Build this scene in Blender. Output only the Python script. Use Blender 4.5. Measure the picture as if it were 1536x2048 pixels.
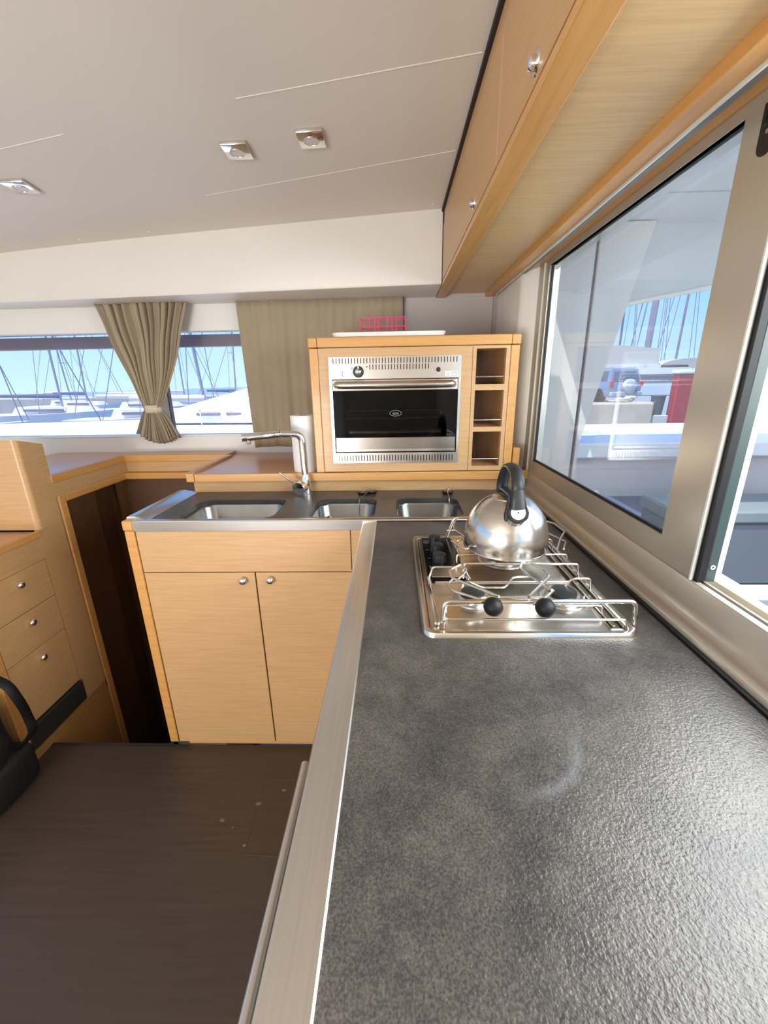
import bpy, bmesh, math, random
from mathutils import Vector, Matrix
random.seed(7)
for o in list(bpy.data.objects): bpy.data.objects.remove(o)
SC = bpy.context.scene; COL = SC.collection
PI = math.pi

# ------------------------------------------------------------------ camera
cd = bpy.data.cameras.new('camera'); cam = bpy.data.objects.new('camera', cd); COL.objects.link(cam)
pitch, yaw, roll = math.radians(17.643), math.radians(1.7065), math.radians(-0.9718)
cy, sy = math.cos(yaw), math.sin(yaw); cp, sp = math.cos(pitch), math.sin(pitch); cr, sr = math.cos(roll), math.sin(roll)
Rz = Matrix(((cy, sy, 0), (-sy, cy, 0), (0, 0, 1)))
A = Matrix(((1, 0, 0), (0, -sp, -cp), (0, cp, -sp)))
Rr = Matrix(((cr, -sr, 0), (sr, cr, 0), (0, 0, 1)))
Mc = Rr @ A @ Rz
rot = Matrix((Mc[0], -Mc[1], -Mc[2])).transposed()
cam.matrix_world = Matrix.Translation((0, 0, 1.43)) @ rot.to_4x4()
cd.sensor_fit = 'HORIZONTAL'; cd.sensor_width = 36; cd.lens = 36 * 819.46 / 1536
cd.clip_start = .02; cd.clip_end = 600
SC.camera = cam

# ------------------------------------------------------------------ light
SC.view_settings.view_transform = 'Standard'; SC.view_settings.look = 'None'
SC.view_settings.gamma = 1; SC.view_settings.use_curve_mapping = False
SC.view_settings.exposure = 0.16
W = bpy.data.worlds.new('sky'); SC.world = W; W.use_nodes = True
nt = W.node_tree; nt.nodes.clear()
wo = nt.nodes.new('ShaderNodeOutputWorld'); bg = nt.nodes.new('ShaderNodeBackground')
tc = nt.nodes.new('ShaderNodeTexCoord'); sep = nt.nodes.new('ShaderNodeSeparateXYZ'); rp = nt.nodes.new('ShaderNodeValToRGB')
nt.links.new(tc.outputs['Generated'], sep.inputs[0]); nt.links.new(sep.outputs['Z'], rp.inputs[0])
rp.color_ramp.elements[0].position = 0.0; rp.color_ramp.elements[0].color = (.50, .74, 1, 1)
rp.color_ramp.elements[1].position = .9; rp.color_ramp.elements[1].color = (.10, .27, .85, 1)
e = rp.color_ramp.elements.new(.22); e.color = (.22, .52, 1, 1)
nt.links.new(rp.outputs[0], bg.inputs[0]); nt.links.new(bg.outputs[0], wo.inputs[0])
bg.inputs[1].default_value = 1.4

def lamp(name, kind, energy, loc, rotm, color=(1, 1, 1), size=None, sy_=None):
    l = bpy.data.lights.new(name, kind); l.energy = energy; l.color = color
    o = bpy.data.objects.new(name, l); COL.objects.link(o); o.location = loc; o.rotation_euler = rotm
    if size: l.shape = 'RECTANGLE'; l.size = size; l.size_y = sy_
    return o
def aim(v): return Vector(v).to_track_quat('-Z', 'Y').to_euler()
sun = lamp('sun', 'SUN', 7.5, (0, 0, 20), aim((.42, .30, -1)), (1, .95, .88)); sun.data.angle = .01
# added area lamps, out of view, standing in for daylight at the openings
lamp('fill_lamp_aft_door', 'AREA', 104, (-1.45, -2.30, .80), aim((.18, 1, .95)), (1, .965, .92), 1.25, 1.3)  # added fill lamp, aimed upward to brighten the ceiling
lamp('fill_lamp_galley_window', 'AREA', 66, (1.08, .28, 1.80), aim((-1, .0, -.5)), (.97, 1, .97), 1.72, 1.1)  # added fill lamp outside the open window, makes the worktop glare

# ------------------------------------------------------------------ materials
MATS = {}
def mat(name, col, rough=.5, metal=0., spec=.5, coat=0., var=None, grain=None, gcol=None, gamt=1., bump=0., bscale=200., coords='Object', trans=0., emit=None):
    if name in MATS: return MATS[name]
    m = bpy.data.materials.new(name); m.use_nodes = True; t = m.node_tree; b = t.nodes['Principled BSDF']
    b.inputs['Base Color'].default_value = (*col, 1); b.inputs['Roughness'].default_value = rough
    b.inputs['Metallic'].default_value = metal; b.inputs['Specular IOR Level'].default_value = spec
    if coat: b.inputs['Coat Weight'].default_value = coat; b.inputs['Coat Roughness'].default_value = .12
    if emit: b.inputs['Emission Color'].default_value = (*col, 1); b.inputs['Emission Strength'].default_value = emit
    c = t.nodes.new('ShaderNodeTexCoord')
    def noise(scale, vec=(1, 1, 1), detail=4, rou=.55):
        mp = t.nodes.new('ShaderNodeMapping'); mp.inputs['Scale'].default_value = vec
        t.links.new(c.outputs[coords], mp.inputs[0])
        n = t.nodes.new('ShaderNodeTexNoise'); n.inputs['Scale'].default_value = scale
        n.inputs['Detail'].default_value = detail; n.inputs['Roughness'].default_value = rou
        t.links.new(mp.outputs[0], n.inputs['Vector']); return n
    last = None
    def mixc(fac, a, bcol, lo=.3, hi=.7):
        mr = t.nodes.new('ShaderNodeMapRange'); mr.inputs[1].default_value = lo; mr.inputs[2].default_value = hi
        t.links.new(fac, mr.inputs[0])
        mx = t.nodes.new('ShaderNodeMix'); mx.data_type = 'RGBA'
        t.links.new(mr.outputs[0], mx.inputs[0])
        if isinstance(a, tuple): mx.inputs[6].default_value = (*a, 1)
        else: t.links.new(a, mx.inputs[6])
        mx.inputs[7].default_value = (*bcol, 1); return mx.outputs[2]
    if grain:
        n = noise(1.0, grain, 6, .65); n.inputs['Distortion'].default_value = .15
        last = mixc(n.outputs[0], col, gcol or tuple(x * .72 for x in col), .38, .72)
    if var:
        n2 = noise(var[0], (1, 1, 1), 3)
        last = mixc(n2.outputs[0], last or col, var[1], .35, .75)
    if last: t.links.new(last, b.inputs['Base Color'])
    if bump or (grain and metal > .5):
        nb = noise(bscale if bump else 1., (1, 1, 1) if bump else grain, 2)
        bp_ = t.nodes.new('ShaderNodeBump'); bp_.inputs['Strength'].default_value = bump or .06; bp_.inputs['Distance'].default_value = .001
        t.links.new(nb.outputs[0], bp_.inputs['Height']); t.links.new(bp_.outputs[0], b.inputs['Normal'])
    MATS[name] = m; return m

OAK, OAKD = (.55, .325, .145), (.465, .265, .108)
veneer = mat('veneer', OAK, .42, grain=(7, 7, 170), gcol=OAKD, coat=.15)
veneer_u = mat('veneer_underside', (.66, .46, .23), .42, grain=(5, 110, 5), gcol=(.55, .36, .165), coat=.15)
edge = mat('solid_edge_wood', (.60, .30, .085), .4, grain=(4, 4, 60), gcol=(.50, .235, .06), coat=.2)
edge_y = mat('solid_edge_wood_long', (.62, .33, .10), .4, grain=(60, 3, 60), gcol=(.52, .25, .07), coat=.2)
shelf_wood = mat('shelf_wood', (.60, .30, .15), .28, grain=(3, 50, 3), gcol=(.53, .26, .125), coat=.25)
shaded_dark_wood = mat('shaded_dark_stair_wood', (.115, .048, .016), .6, grain=(60, 60, 3), gcol=(.085, .034, .011))  # darker veneer, with the stairwell's shade put into its colour too
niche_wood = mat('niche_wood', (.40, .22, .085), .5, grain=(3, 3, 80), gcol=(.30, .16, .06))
steel = mat('brushed_steel', (.66, .62, .57), .27, 1., grain=(4, 300, 300), gcol=(.58, .545, .50))
steel_y = mat('brushed_steel_long', (.70, .66, .60), .30, 1., grain=(300, 4, 300), gcol=(.63, .59, .54))
polished = mat('polished_steel', (.74, .71, .67), .12, 1.)
satin = mat('satin_steel', (.68, .64, .58), .2, 1., var=(20, (.60, .56, .50)))
chrome = mat('chrome', (.82, .82, .82), .05, 1.)
kettle_steel = mat('kettle_steel', (.68, .65, .60), .22, 1., grain=(5, 5, 240), gcol=(.60, .57, .52))
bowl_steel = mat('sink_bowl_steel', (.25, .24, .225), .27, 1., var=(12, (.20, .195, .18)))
black_p = mat('black_plastic', (.012, .014, .015), .42, var=(30, (.018, .02, .022)))
black_g = mat('black_gloss', (.006, .006, .007), .12)
rubber = mat('black_rubber', (.006, .006, .007), .5, spec=.3)
cream = mat('cream_vinyl', (.80, .735, .66), .62, var=(2, (.77, .705, .63)), bump=.15, bscale=900)
white_wall = mat('white_gelcoat', (.74, .71, .66), .35, var=(2, (.70, .67, .62)))
alu = mat('champagne_aluminium', (.54, .49, .40), .33, .55, var=(3, (.47, .43, .37)))
alu_light = mat('pale_aluminium', (.72, .72, .64), .35, .2)
fabric = mat('taupe_fabric', (.36, .29, .20), .9, spec=.2, bump=.4, bscale=1500, var=(4, (.32, .255, .175)))
fabric_t = mat('beige_tie_fabric', (.58, .50, .37), .85, spec=.2)
gel_out = mat('boat_gelcoat', (.80, .80, .80), .35, var=(.7, (.74, .75, .77)))
paper = mat('kitchen_paper', (.82, .80, .76), .95, spec=.1, bump=.6, bscale=300)
pink = mat('pink_wire', (.70, .03, .16), .4)
bag_m = mat('black_nylon', (.006, .007, .007), .7, bump=.5, bscale=400, var=(15, (.01, .011, .012)))

def worktop_material():
    m = bpy.data.materials.new('slate_laminate'); m.use_nodes = True; t = m.node_tree; b = t.nodes['Principled BSDF']; N = t.nodes.new; L = t.links.new
    c = N('ShaderNodeTexCoord')
    def noise(s, d, r=.6):
        n = N('ShaderNodeTexNoise'); n.inputs['Scale'].default_value = s; n.inputs['Detail'].default_value = d; n.inputs['Roughness'].default_value = r
        L(c.outputs['Object'], n.inputs['Vector']); return n.outputs[0]
    def ramp(f, a, ca, bb, cb):
        r = N('ShaderNodeValToRGB'); L(f, r.inputs[0]); r.color_ramp.elements[0].position = a; r.color_ramp.elements[0].color = (*ca, 1)
        r.color_ramp.elements[1].position = bb; r.color_ramp.elements[1].color = (*cb, 1); return r.outputs[0]
    base = ramp(noise(9, 8, .74), .34, (.031, .030, .030), .68, (.092, .083, .074))
    fine = ramp(noise(420, 3), .38, (.55, .55, .56), .66, (1.6, 1.56, 1.48))
    mx = N('ShaderNodeMix'); mx.data_type = 'RGBA'; mx.blend_type = 'MULTIPLY'; mx.inputs[0].default_value = .8
    L(base, mx.inputs[6]); L(fine, mx.inputs[7])
    # worn crescent left by a pan
    mp = N('ShaderNodeMapping'); mp.inputs['Location'].default_value = (.050, .070, 0); L(c.outputs['Object'], mp.inputs[0])
    sx = N('ShaderNodeSeparateXYZ'); L(mp.outputs[0], sx.inputs[0])
    cx = N('ShaderNodeCombineXYZ'); L(sx.outputs[0], cx.inputs[0]); L(sx.outputs[1], cx.inputs[1])
    ln = N('ShaderNodeVectorMath'); ln.operation = 'LENGTH'; L(cx.outputs[0], ln.inputs[0])
    def math_(op, a, v=None, cl=False):
        n = N('ShaderNodeMath'); n.operation = op; n.use_clamp = cl
        L(a, n.inputs[0])
        if v is not None:
            if isinstance(v, float): n.inputs[1].default_value = v
            else: L(v, n.inputs[1])
        return n.outputs[0]
    ring = math_('SUBTRACT', ln.outputs['Value'], .079); ring = math_('ABSOLUTE', ring)
    ring = math_('MULTIPLY', ring, -90.); ring = math_('ADD', ring, 1.0, True)
    dirx = math_('SUBTRACT', sx.outputs[0], sx.outputs[1]); dirx = math_('SUBTRACT', dirx, .062); dirx = math_('MULTIPLY', dirx, 22., True)
    mask = math_('MULTIPLY', ring, dirx); mask = math_('MULTIPLY', mask, math_('MULTIPLY', noise(300, 3), .9)); 
    m2 = N('ShaderNodeMix'); m2.data_type = 'RGBA'; L(mask, m2.inputs[0]); L(mx.outputs[2], m2.inputs[6]); m2.inputs[7].default_value = (.15, .16, .175, 1)
    # pale crumbs
    vo = N('ShaderNodeTexVoronoi'); vo.inputs['Scale'].default_value = 26; L(c.outputs['Object'], vo.inputs['Vector'])
    dots = math_('LESS_THAN', vo.outputs['Distance'], .022); m3 = N('ShaderNodeMix'); m3.data_type = 'RGBA'
    sepc = N('ShaderNodeSeparateColor'); L(vo.outputs['Color'], sepc.inputs[0]); sel = math_('LESS_THAN', sepc.outputs[0], .16); dots = math_('MULTIPLY', dots, sel)
    L(dots, m3.inputs[0]); L(m2.outputs[2], m3.inputs[6]); m3.inputs[7].default_value = (.5, .48, .42, 1)
    L(m3.outputs[2], b.inputs['Base Color'])
    b.inputs['Roughness'].default_value = .31; b.inputs['Specular IOR Level'].default_value = .5
    bp_ = N('ShaderNodeBump'); bp_.inputs['Strength'].default_value = .75; bp_.inputs['Distance'].default_value = .0009
    L(noise(300, 1.5, .5), bp_.inputs['Height']); L(bp_.outputs[0], b.inputs['Normal'])
    return m
slate = worktop_material()

def floor_material():
    m = mat('wenge_floor', (.070, .048, .034), .40, grain=(3.2, 70, 3), gcol=(.038, .025, .017), var=(3, (.058, .042, .031)), coat=.1)
    return m
floor_m = floor_material()

def pane_material(name, tint, haze, hazecol, gloss=.06):
    m = bpy.data.materials.new(name); m.use_nodes = True; t = m.node_tree; t.nodes.clear(); N = t.nodes.new; L = t.links.new
    out = N('ShaderNodeOutputMaterial'); tr = N('ShaderNodeBsdfTransparent'); tr.inputs[0].default_value = (*tint, 1)
    tl = N('ShaderNodeBsdfTranslucent'); tl.inputs[0].default_value = (*hazecol, 1)
    gl = N('ShaderNodeBsdfGlossy'); gl.inputs['Roughness'].default_value = .02
    a = N('ShaderNodeMixShader'); a.inputs[0].default_value = haze; L(tr.outputs[0], a.inputs[1]); L(tl.outputs[0], a.inputs[2])
    b = N('ShaderNodeMixShader'); fr = N('ShaderNodeFresnel'); 
    ge = N('ShaderNodeNewGeometry'); im = N('ShaderNodeMapRange'); im.inputs[3].default_value = 1.30; im.inputs[4].default_value = 1 / 1.30
    L(ge.outputs['Backfacing'], im.inputs[0]); L(im.outputs[0], fr.inputs[0])
    L(fr.outputs[0], b.inputs[0]); L(a.outputs[0], b.inputs[1]); L(gl.outputs[0], b.inputs[2]); L(b.outputs[0], out.inputs[0]); return m
pane_front = pane_material('hazy_front_glass', (.93, .93, .95), .045, (.95, .93, .96))
pane_side = pane_material('tinted_side_glass', (.82, .86, .90), .02, (.85, .87, .92))
pane_oven = pane_material('oven_glass', (.40, .40, .42), .0, (0, 0, 0))

# ------------------------------------------------------------------ mesh helpers
def wpos(o):
    p = Vector((0, 0, 0))
    while o: p += o.location; o = o.parent
    return p
def obj(name, bm, m, parent=None, label=None, smooth=None, origin=None):
    me = bpy.data.meshes.new(name); org = wpos(parent) if parent else Vector((0, 0, 0))
    shift = Vector(origin) if origin is not None else org
    bmesh.ops.translate(bm, verts=bm.verts, vec=-shift)
    bmesh.ops.recalc_face_normals(bm, faces=bm.faces)
    bm.to_mesh(me); bm.free()
    if smooth is not None:
        me.polygons.foreach_set('use_smooth', [True] * len(me.polygons)); me.set_sharp_from_angle(angle=math.radians(smooth))
    me.materials.append(m)
    o = bpy.data.objects.new(name, me); COL.objects.link(o)
    if parent: o.parent = parent
    o.location = shift - org
    if label: o['label'] = label
    return o
def tag(o, label, cat, group=None):
    o['label'] = label; o['category'] = cat
    if group: o['group'] = group
    return o
def thing(name, label, cat, loc, group=None):
    o = bpy.data.objects.new(name, None); COL.objects.link(o); o.location = loc; o.empty_display_size = .05
    return tag(o, label, cat, group)
def struct(name, bm, m, smooth=None):
    o = obj(name, bm, m, smooth=smooth); o['kind'] = 'structure'; return o
def box(bm, x0, x1, y0, y1, z0, z1, bev=0., seg=1):
    r = bmesh.ops.create_cube(bm, size=1); vs = r['verts']
    bmesh.ops.scale(bm, vec=(abs(x1 - x0), abs(y1 - y0), abs(z1 - z0)), verts=vs)
    bmesh.ops.translate(bm, vec=((x0 + x1) / 2, (y0 + y1) / 2, (z0 + z1) / 2), verts=vs)
    if bev:
        es = list({e for v in vs for e in v.link_edges})
        bmesh.ops.bevel(bm, geom=es, offset=bev, segments=seg, affect='EDGES', profile=.5)
    return bm
def B(*a, **k): return box(bmesh.new(), *a, **k)
def tube(bm, pts, r, seg=10, closed=False, radii=None, flat=None):
    pts = [Vector(p) for p in pts]; n = len(pts); rings = []; prev = None
    for i, p in enumerate(pts):
        if closed: d = (pts[(i + 1) % n] - pts[i - 1]).normalized()
        elif i == 0: d = (pts[1] - p).normalized()
        elif i == n - 1: d = (p - pts[i - 1]).normalized()
        else: d = ((pts[i + 1] - p).normalized() + (p - pts[i - 1]).normalized()).normalized()
        if prev is None:
            u = d.orthogonal().normalized() if flat is None else (Vector(flat) - d * d.dot(Vector(flat))).normalized()
        else:
            u = prev - d * prev.dot(d)
            if u.length < 1e-6: u = d.orthogonal()
            u.normalize()
        prev = u; v = d.cross(u); rr = radii[i] if radii else r
        ru, rv = rr if isinstance(rr, tuple) else (rr, rr)
        rings.append([bm.verts.new(p + u * math.cos(2 * PI * k / seg) * ru + v * math.sin(2 * PI * k / seg) * rv) for k in range(seg)])
    for i in range(n if closed else n - 1):
        a, b = rings[i], rings[(i + 1) % n]
        for k in range(seg): bm.faces.new((a[k], a[(k + 1) % seg], b[(k + 1) % seg], b[k]))
    if not closed: bm.faces.new(rings[0]); bm.faces.new(rings[-1])
    return bm
def soft(pts, r=.012, n=4):
    """round the corners of a polyline"""
    pts = [Vector(p) for p in pts]; out = [pts[0]]
    for a, b, c in zip(pts, pts[1:], pts[2:]):
        d1, d2 = (a - b), (c - b); k = min(r, d1.length * .45, d2.length * .45)
        p, q = b + d1.normalized() * k, b + d2.normalized() * k
        for i in range(n + 1):
            t = i / n; out.append(p * (1 - t) ** 2 + b * 2 * t * (1 - t) + q * t * t)
    out.append(pts[-1]); return out
def smooth_path(pts, n=6):
    pts = [Vector(p) for p in pts]; P = [pts[0]] + pts + [pts[-1]]; out = []
    for i in range(1, len(P) - 2):
        p0, p1, p2, p3 = P[i - 1:i + 3]
        for k in range(n):
            t = k / n; out.append(.5 * ((2 * p1) + (p2 - p0) * t + (2 * p0 - 5 * p1 + 4 * p2 - p3) * t * t + (3 * p1 - p0 - 3 * p2 + p3) * t ** 3))
    out.append(pts[-1]); return out
def lathe(bm, prof, seg=32, mat4=None):
    rings = []
    for r, z in prof:
        if r < 1e-6: rings.append([bm.verts.new((0, 0, z))])
        else: rings.append([bm.verts.new((r * math.cos(2 * PI * k / seg), r * math.sin(2 * PI * k / seg), z)) for k in range(seg)])
    for a, b in zip(rings, rings[1:]):
        for k in range(seg):
            k2 = (k + 1) % seg
            if len(a) == 1 and len(b) == 1: continue
            if len(a) == 1: bm.faces.new((a[0], b[k], b[k2]))
            elif len(b) == 1: bm.faces.new((a[k], a[k2], b[0]))
            else: bm.faces.new((a[k], a[k2], b[k2], b[k]))
    vs = [v for r in rings for v in r]
    if mat4 is not None: bmesh.ops.transform(bm, matrix=mat4, verts=vs)
    return bm
def xf(loc, axis=(0, 0, 1)):
    return Matrix.Translation(loc) @ Vector(axis).to_track_quat('Z', 'Y').to_matrix().to_4x4()
def poly(bm, pts, faces):
    vs = [bm.verts.new(p) for p in pts]
    for f in faces: bm.faces.new([vs[i] for i in f])
    return bm
def prism(bm, outline, vec):
    """outline: 3-D points of a planar polygon, extruded by vec"""
    a = [bm.verts.new(p) for p in outline]; b = [bm.verts.new(Vector(p) + Vector(vec)) for p in outline]; n = len(a)
    bm.faces.new(a); bm.faces.new(b[::-1])
    for i in range(n): bm.faces.new((a[i], a[(i + 1) % n], b[(i + 1) % n], b[i]))
    return bm
def profile_y(bm, xz, y0, y1): return prism(bm, [(x, y0, z) for x, z in xz], (0, y1 - y0, 0))
def rrect(cx, cy_, hx, hy, r, n=5):
    out = []
    for sx, sy_, a0 in ((1, 1, 0), (-1, 1, 90), (-1, -1, 180), (1, -1, 270)):
        for k in range(n + 1):
            a = math.radians(a0 + 90 * k / n); out.append((cx + sx * (hx - r) + r * math.cos(a), cy_ + sy_ * (hy - r) + r * math.sin(a)))
    return out
def plate_with_holes(bm, outer, holes, z0, z1):
    """a slab in XY with through holes (triangulated)"""
    loops = []
    for z in (z1, z0):
        edges = []; vl = []
        for lp in [outer] + holes:
            vs = [bm.verts.new((x, y, z)) for x, y in lp]; vl.append(vs)
            edges += [bm.edges.new((vs[i], vs[(i + 1) % len(vs)])) for i in range(len(vs))]
        bmesh.ops.triangle_fill(bm, edges=edges, use_beauty=True, use_dissolve=False)
        loops.append(vl)
    for a, b in zip(*loops):
        for i in range(len(a)):
            j = (i + 1) % len(a); bm.faces.new((a[i], a[j], b[j], b[i]))
    return bm
def copy_tree(o, parent=None, delta=(0, 0, 0)):
    c = o.copy(); COL.objects.link(c); c.parent = parent
    c.location = Vector(o.location) + Vector(delta)
    for ch in list(o.children):
        copy_tree(ch, c)
    return c

# ================================================================== THE ROOM
# floor with the stairwell cut out (x -1.45..-0.93, y > 1.315)
bm = bmesh.new(); box(bm, -2.4, .62, -2.4, 1.315, -.03, 0)
floor = struct('floor', bm, floor_m)
bm = B(-1.50, -.93, 1.300, 1.318, -.03, .002); obj('step_nosing', bm, mat('nosing', (.035, .03, .028), .35), floor)
for i, (a, b_) in enumerate((((-.503, 1.159), (-.493, .901)), ((-.493, .901), (-.20, .893)), ((-.503, 1.159), (-.20, 1.165)))):
    bm = tube(bmesh.new(), [(*a, .0002), (*b_, .0002)], .0011, 4)
    obj('hatch_joint', bm, mat('joint', (.09, .07, .055), .6), floor)
for x, y, r in ((-.498, 1.068, .011), (-.605, 1.009, .009), (-.56, .985, .004), (-.42, 1.12, .008), (-.50, .93, .007)):
    bm = lathe(bmesh.new(), [(0, .0012), (r * .7, .001), (r, 0)], 12, Matrix.Translation((x, y, 0)) @ Matrix.Scale(.7, 4, (0, 1, 0)))
    obj('dried_spot', bm, mat('spot', (.16, .13, .10), .7), floor)

# ceiling: gently sloped panel that rolls down towards the front beam
bm = bmesh.new(); xs = [-2.4 + i * .1 for i in range(31)]; ys = [-2.4, -1.5, -.5, .3, .8, 1.2, 1.4, 1.6, 1.75, 1.85, 1.95, 2.05, 2.15]
def zc(x, y=0):
    return 2.098 + .037 * min(x, .2) - .012 * max(0, -x - .9) ** 2
grid = [[bm.verts.new((x, y, zc(x, y))) for x in xs] for y in ys]; top = [[bm.verts.new((x, y, zc(x, y) + .04)) for x in xs] for y in ys]
for g in (grid, top):
    for j in range(len(ys) - 1):
        for i in range(len(xs) - 1): bm.faces.new((g[j][i], g[j][i + 1], g[j + 1][i + 1], g[j + 1][i]))
ceiling = struct('ceiling', bm, cream, smooth=40)
seam_m = mat('ceiling_seam', (.72, .67, .61), .5)
for a, b_ in (((-.667, 1.719), (.195, 1.545)), ((-.376, 1.23), (.195, 1.150)), ((-1.2, 1.375), (-.868, 1.311))):
    pts = [(a[0] + (b_[0] - a[0]) * t / 6, a[1] + (b_[1] - a[1]) * t / 6, zc(a[0] + (b_[0] - a[0]) * t / 6) - .0003) for t in range(7)]
    obj('seam', tube(bmesh.new(), pts, .0012, 5), seam_m, ceiling)

# front beam (slanted in plan)
bL, bR = (-2.4, 2.14), (.2, 1.985)
def bx(x): return bL[1] + (bR[1] - bL[1]) * (x - bL[0]) / (bR[0] - bL[0])
bm = bmesh.new(); prev = None
for x in [-2.4, -1.8, -1.2, -.6, 0, .205]:
    y = bx(x); zl = 1.815 + .010 * (x + 1.8) / 2; zt = zc(x) + .03
    r = [bm.verts.new(v) for v in ((x, y + .008, zt), (x, y, zl + .012), (x, y + .004, zl + .003), (x, y + .014, zl), (x, 2.30, zl + .0), (x, 2.30, zt))]
    if prev:
        for k in range(6): bm.faces.new((prev[k], prev[(k + 1) % 6], r[(k + 1) % 6], r[k]))
    else: bm.faces.new(r)
    prev = r
bm.faces.new(prev)
beam = struct('trim_1', bm, mat('beam_gelcoat', (.70, .66, .60), .38, var=(2, (.67, .63, .57))), smooth=40)
for x, z in ((-1.12, 0), (.17, 0)):
    obj('screw_cap', lathe(bmesh.new(), [(0, -.0035), (.004, -.003), (.006, 0)], 10, Matrix.Translation((x, 2.13, 1.818 + .005 * (x + 1.8)))), white_wall, beam)
for x in (-1.37, -1.05, .16):
    obj('screw_cap', lathe(bmesh.new(), [(0, -.0035), (.004, -.003), (.006, 0)], 10, Matrix.Translation((x, bx(x) - .045, zc(x)))), white_wall, ceiling)

# front wall with window opening x -2.3..-0.25, z 1.166..1.70
bm = bmesh.new()
for a in ((-2.4, .49, .60, 1.166), (-2.4, .49, 1.695, 2.05), (-.25, .49, 1.166, 1.695), (-2.4, -2.32, 1.166, 1.695)):
    box(bm, a[0], a[1], 2.27, 2.34, a[2], a[3])
struct('wall_front', bm, white_wall)
bm = B(.05, .49, 2.262, 2.27, 1.07, 1.86); struct('trim_3', bm, mat('grey_panel', (.50, .45, .42), .5, var=(2, (.46, .42, .39))))
bm = prism(bmesh.new(), [(.49, 2.27, 1.05), (.56, 2.04, 1.05), (.60, 2.04, 1.05), (.60, 2.34, 1.05), (.49, 2.34, 1.05)], (0, 0, 1.0)); struct('trim_2', bm, mat('grey_panel', (.5, .45, .42), .5))
w1 = bpy.data.objects.new('window_1', None); COL.objects.link(w1); w1.location = (-1.3, 2.3, 1.166); w1['kind'] = 'structure'
obj('pane', B(-2.32, -1.29, 2.315, 2.321, 1.16, 1.70), pane_front, w1)
obj('pane', B(-1.245, -.25, 2.315, 2.321, 1.16, 1.70), pane_front, w1)
obj('mullion', B(-1.300, -1.240, 2.295, 2.325, 1.16, 1.70, bev=.004), mat('mullion_beige', (.70, .66, .60), .5), w1)
obj('mullion_seal', B(-1.2405, -1.236, 2.294, 2.325, 1.16, 1.70), mat('seal_violet', (.06, .035, .07), .5), w1)
obj('window_sill', B(-2.32, -.25, 2.264, 2.30, 1.158, 1.168, bev=.003), gel_out, w1)
# the roof's sun visor outside the front windows
o = tag(obj('window_visor', B(-2.6, .2, 2.40, 2.47, 1.632, 1.692, bev=.008), mat('visor_brown', (.095, .050, .050), .7)), 'dark plum-brown rolled sun blind along the top of the front window', 'blind')
tag(obj('guard_wire', tube(bmesh.new(), [(-2.8, 2.6, 1.722), (.2, 2.6, 1.735)], .004, 6), mat('wire_blue', (.08, .07, .2), .5)), 'thin dark wire stretched above the rolled blind', 'wire')

pil = [(.60, 2.20), (.500, 2.20), (.500, 1.835), (.503, 1.822), (.512, 1.812), (.556, 1.767), (.60, 1.767)]
struct('trim_7', prism(bmesh.new(), [(x, y, 1.064) for x, y in pil], (0, 0, .80)), white_wall, smooth=50)
# left, aft and starboard walls behind the camera, with their window and door openings
bm = bmesh.new()
box(bm, -2.42, -2.36, -2.4, 2.34, -.03, 1.15); box(bm, -2.42, -2.36, -2.4, 2.34, 1.75, 2.15); box(bm, -2.42, -2.36, 1.6, 2.34, 1.15, 1.75); box(bm, -2.42, -2.36, -2.4, -1.6, 1.15, 1.75)
struct('wall_left', bm, white_wall)
bm = bmesh.new(); box(bm, -2.4, -2.1, -2.4, -2.34, 0, 2.15); box(bm, -.8, .62, -2.4, -2.34, 0, 2.15); box(bm, -2.1, -.8, -2.4, -2.34, 2.05, 2.15)
struct('wall_back', bm, white_wall)
bm = bmesh.new()
box(bm, .56, .62, 1.76, 2.12, .95, 2.1)     # between window and corner
box(bm, .56, .62, -2.4, -.35, 0, 2.1)
box(bm, .56, .62, -.35, 1.76, 0, 1.03)
box(bm, .575, .62, -.35, 1.76, 1.86, 2.1)
struct('wall_right', bm, white_wall)

# ================================================================== SIDE WINDOW (sliding, champagne aluminium)
w2 = bpy.data.objects.new('window_2', None); COL.objects.link(w2); w2.location = (.56, .9, .98); w2['kind'] = 'structure'
prof = [(.517, .981), (.5165, .990), (.519, .9945), (.524, .9945), (.536, .9950), (.543, .9985), (.5475, 1.006), (.551, 1.016), (.551, 1.061), (.5535, 1.065), (.565, 1.065), (.565, 1.045), (.570, 1.045), (.570, 1.067), (.574, 1.067), (.574, 1.045), (.600, 1.045), (.600, 1.062), (.62, 1.062), (.62, .981)]
obj('sill_rail', profile_y(bmesh.new(), prof, -.35, 1.685), alu, w2, smooth=35)
obj('rail_gasket', B(.508, .519, -.35, 1.685, .9795, .985), rubber, w2)
prof = [(.5515, 1.833), (.5515, 1.812), (.600, 1.812), (.600, 1.855), (.5515, 1.855)]
obj('head_rail', profile_y(bmesh.new(), prof, -.35, 1.76), alu, w2)
obj('far_jamb', B(.551, .61, 1.71, 1.765, 1.005, 1.84, bev=.002), alu, w2)
obj('jamb_bead', B(.5475, .552, 1.70, 1.706, 1.065, 1.83), alu_light, w2)
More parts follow.
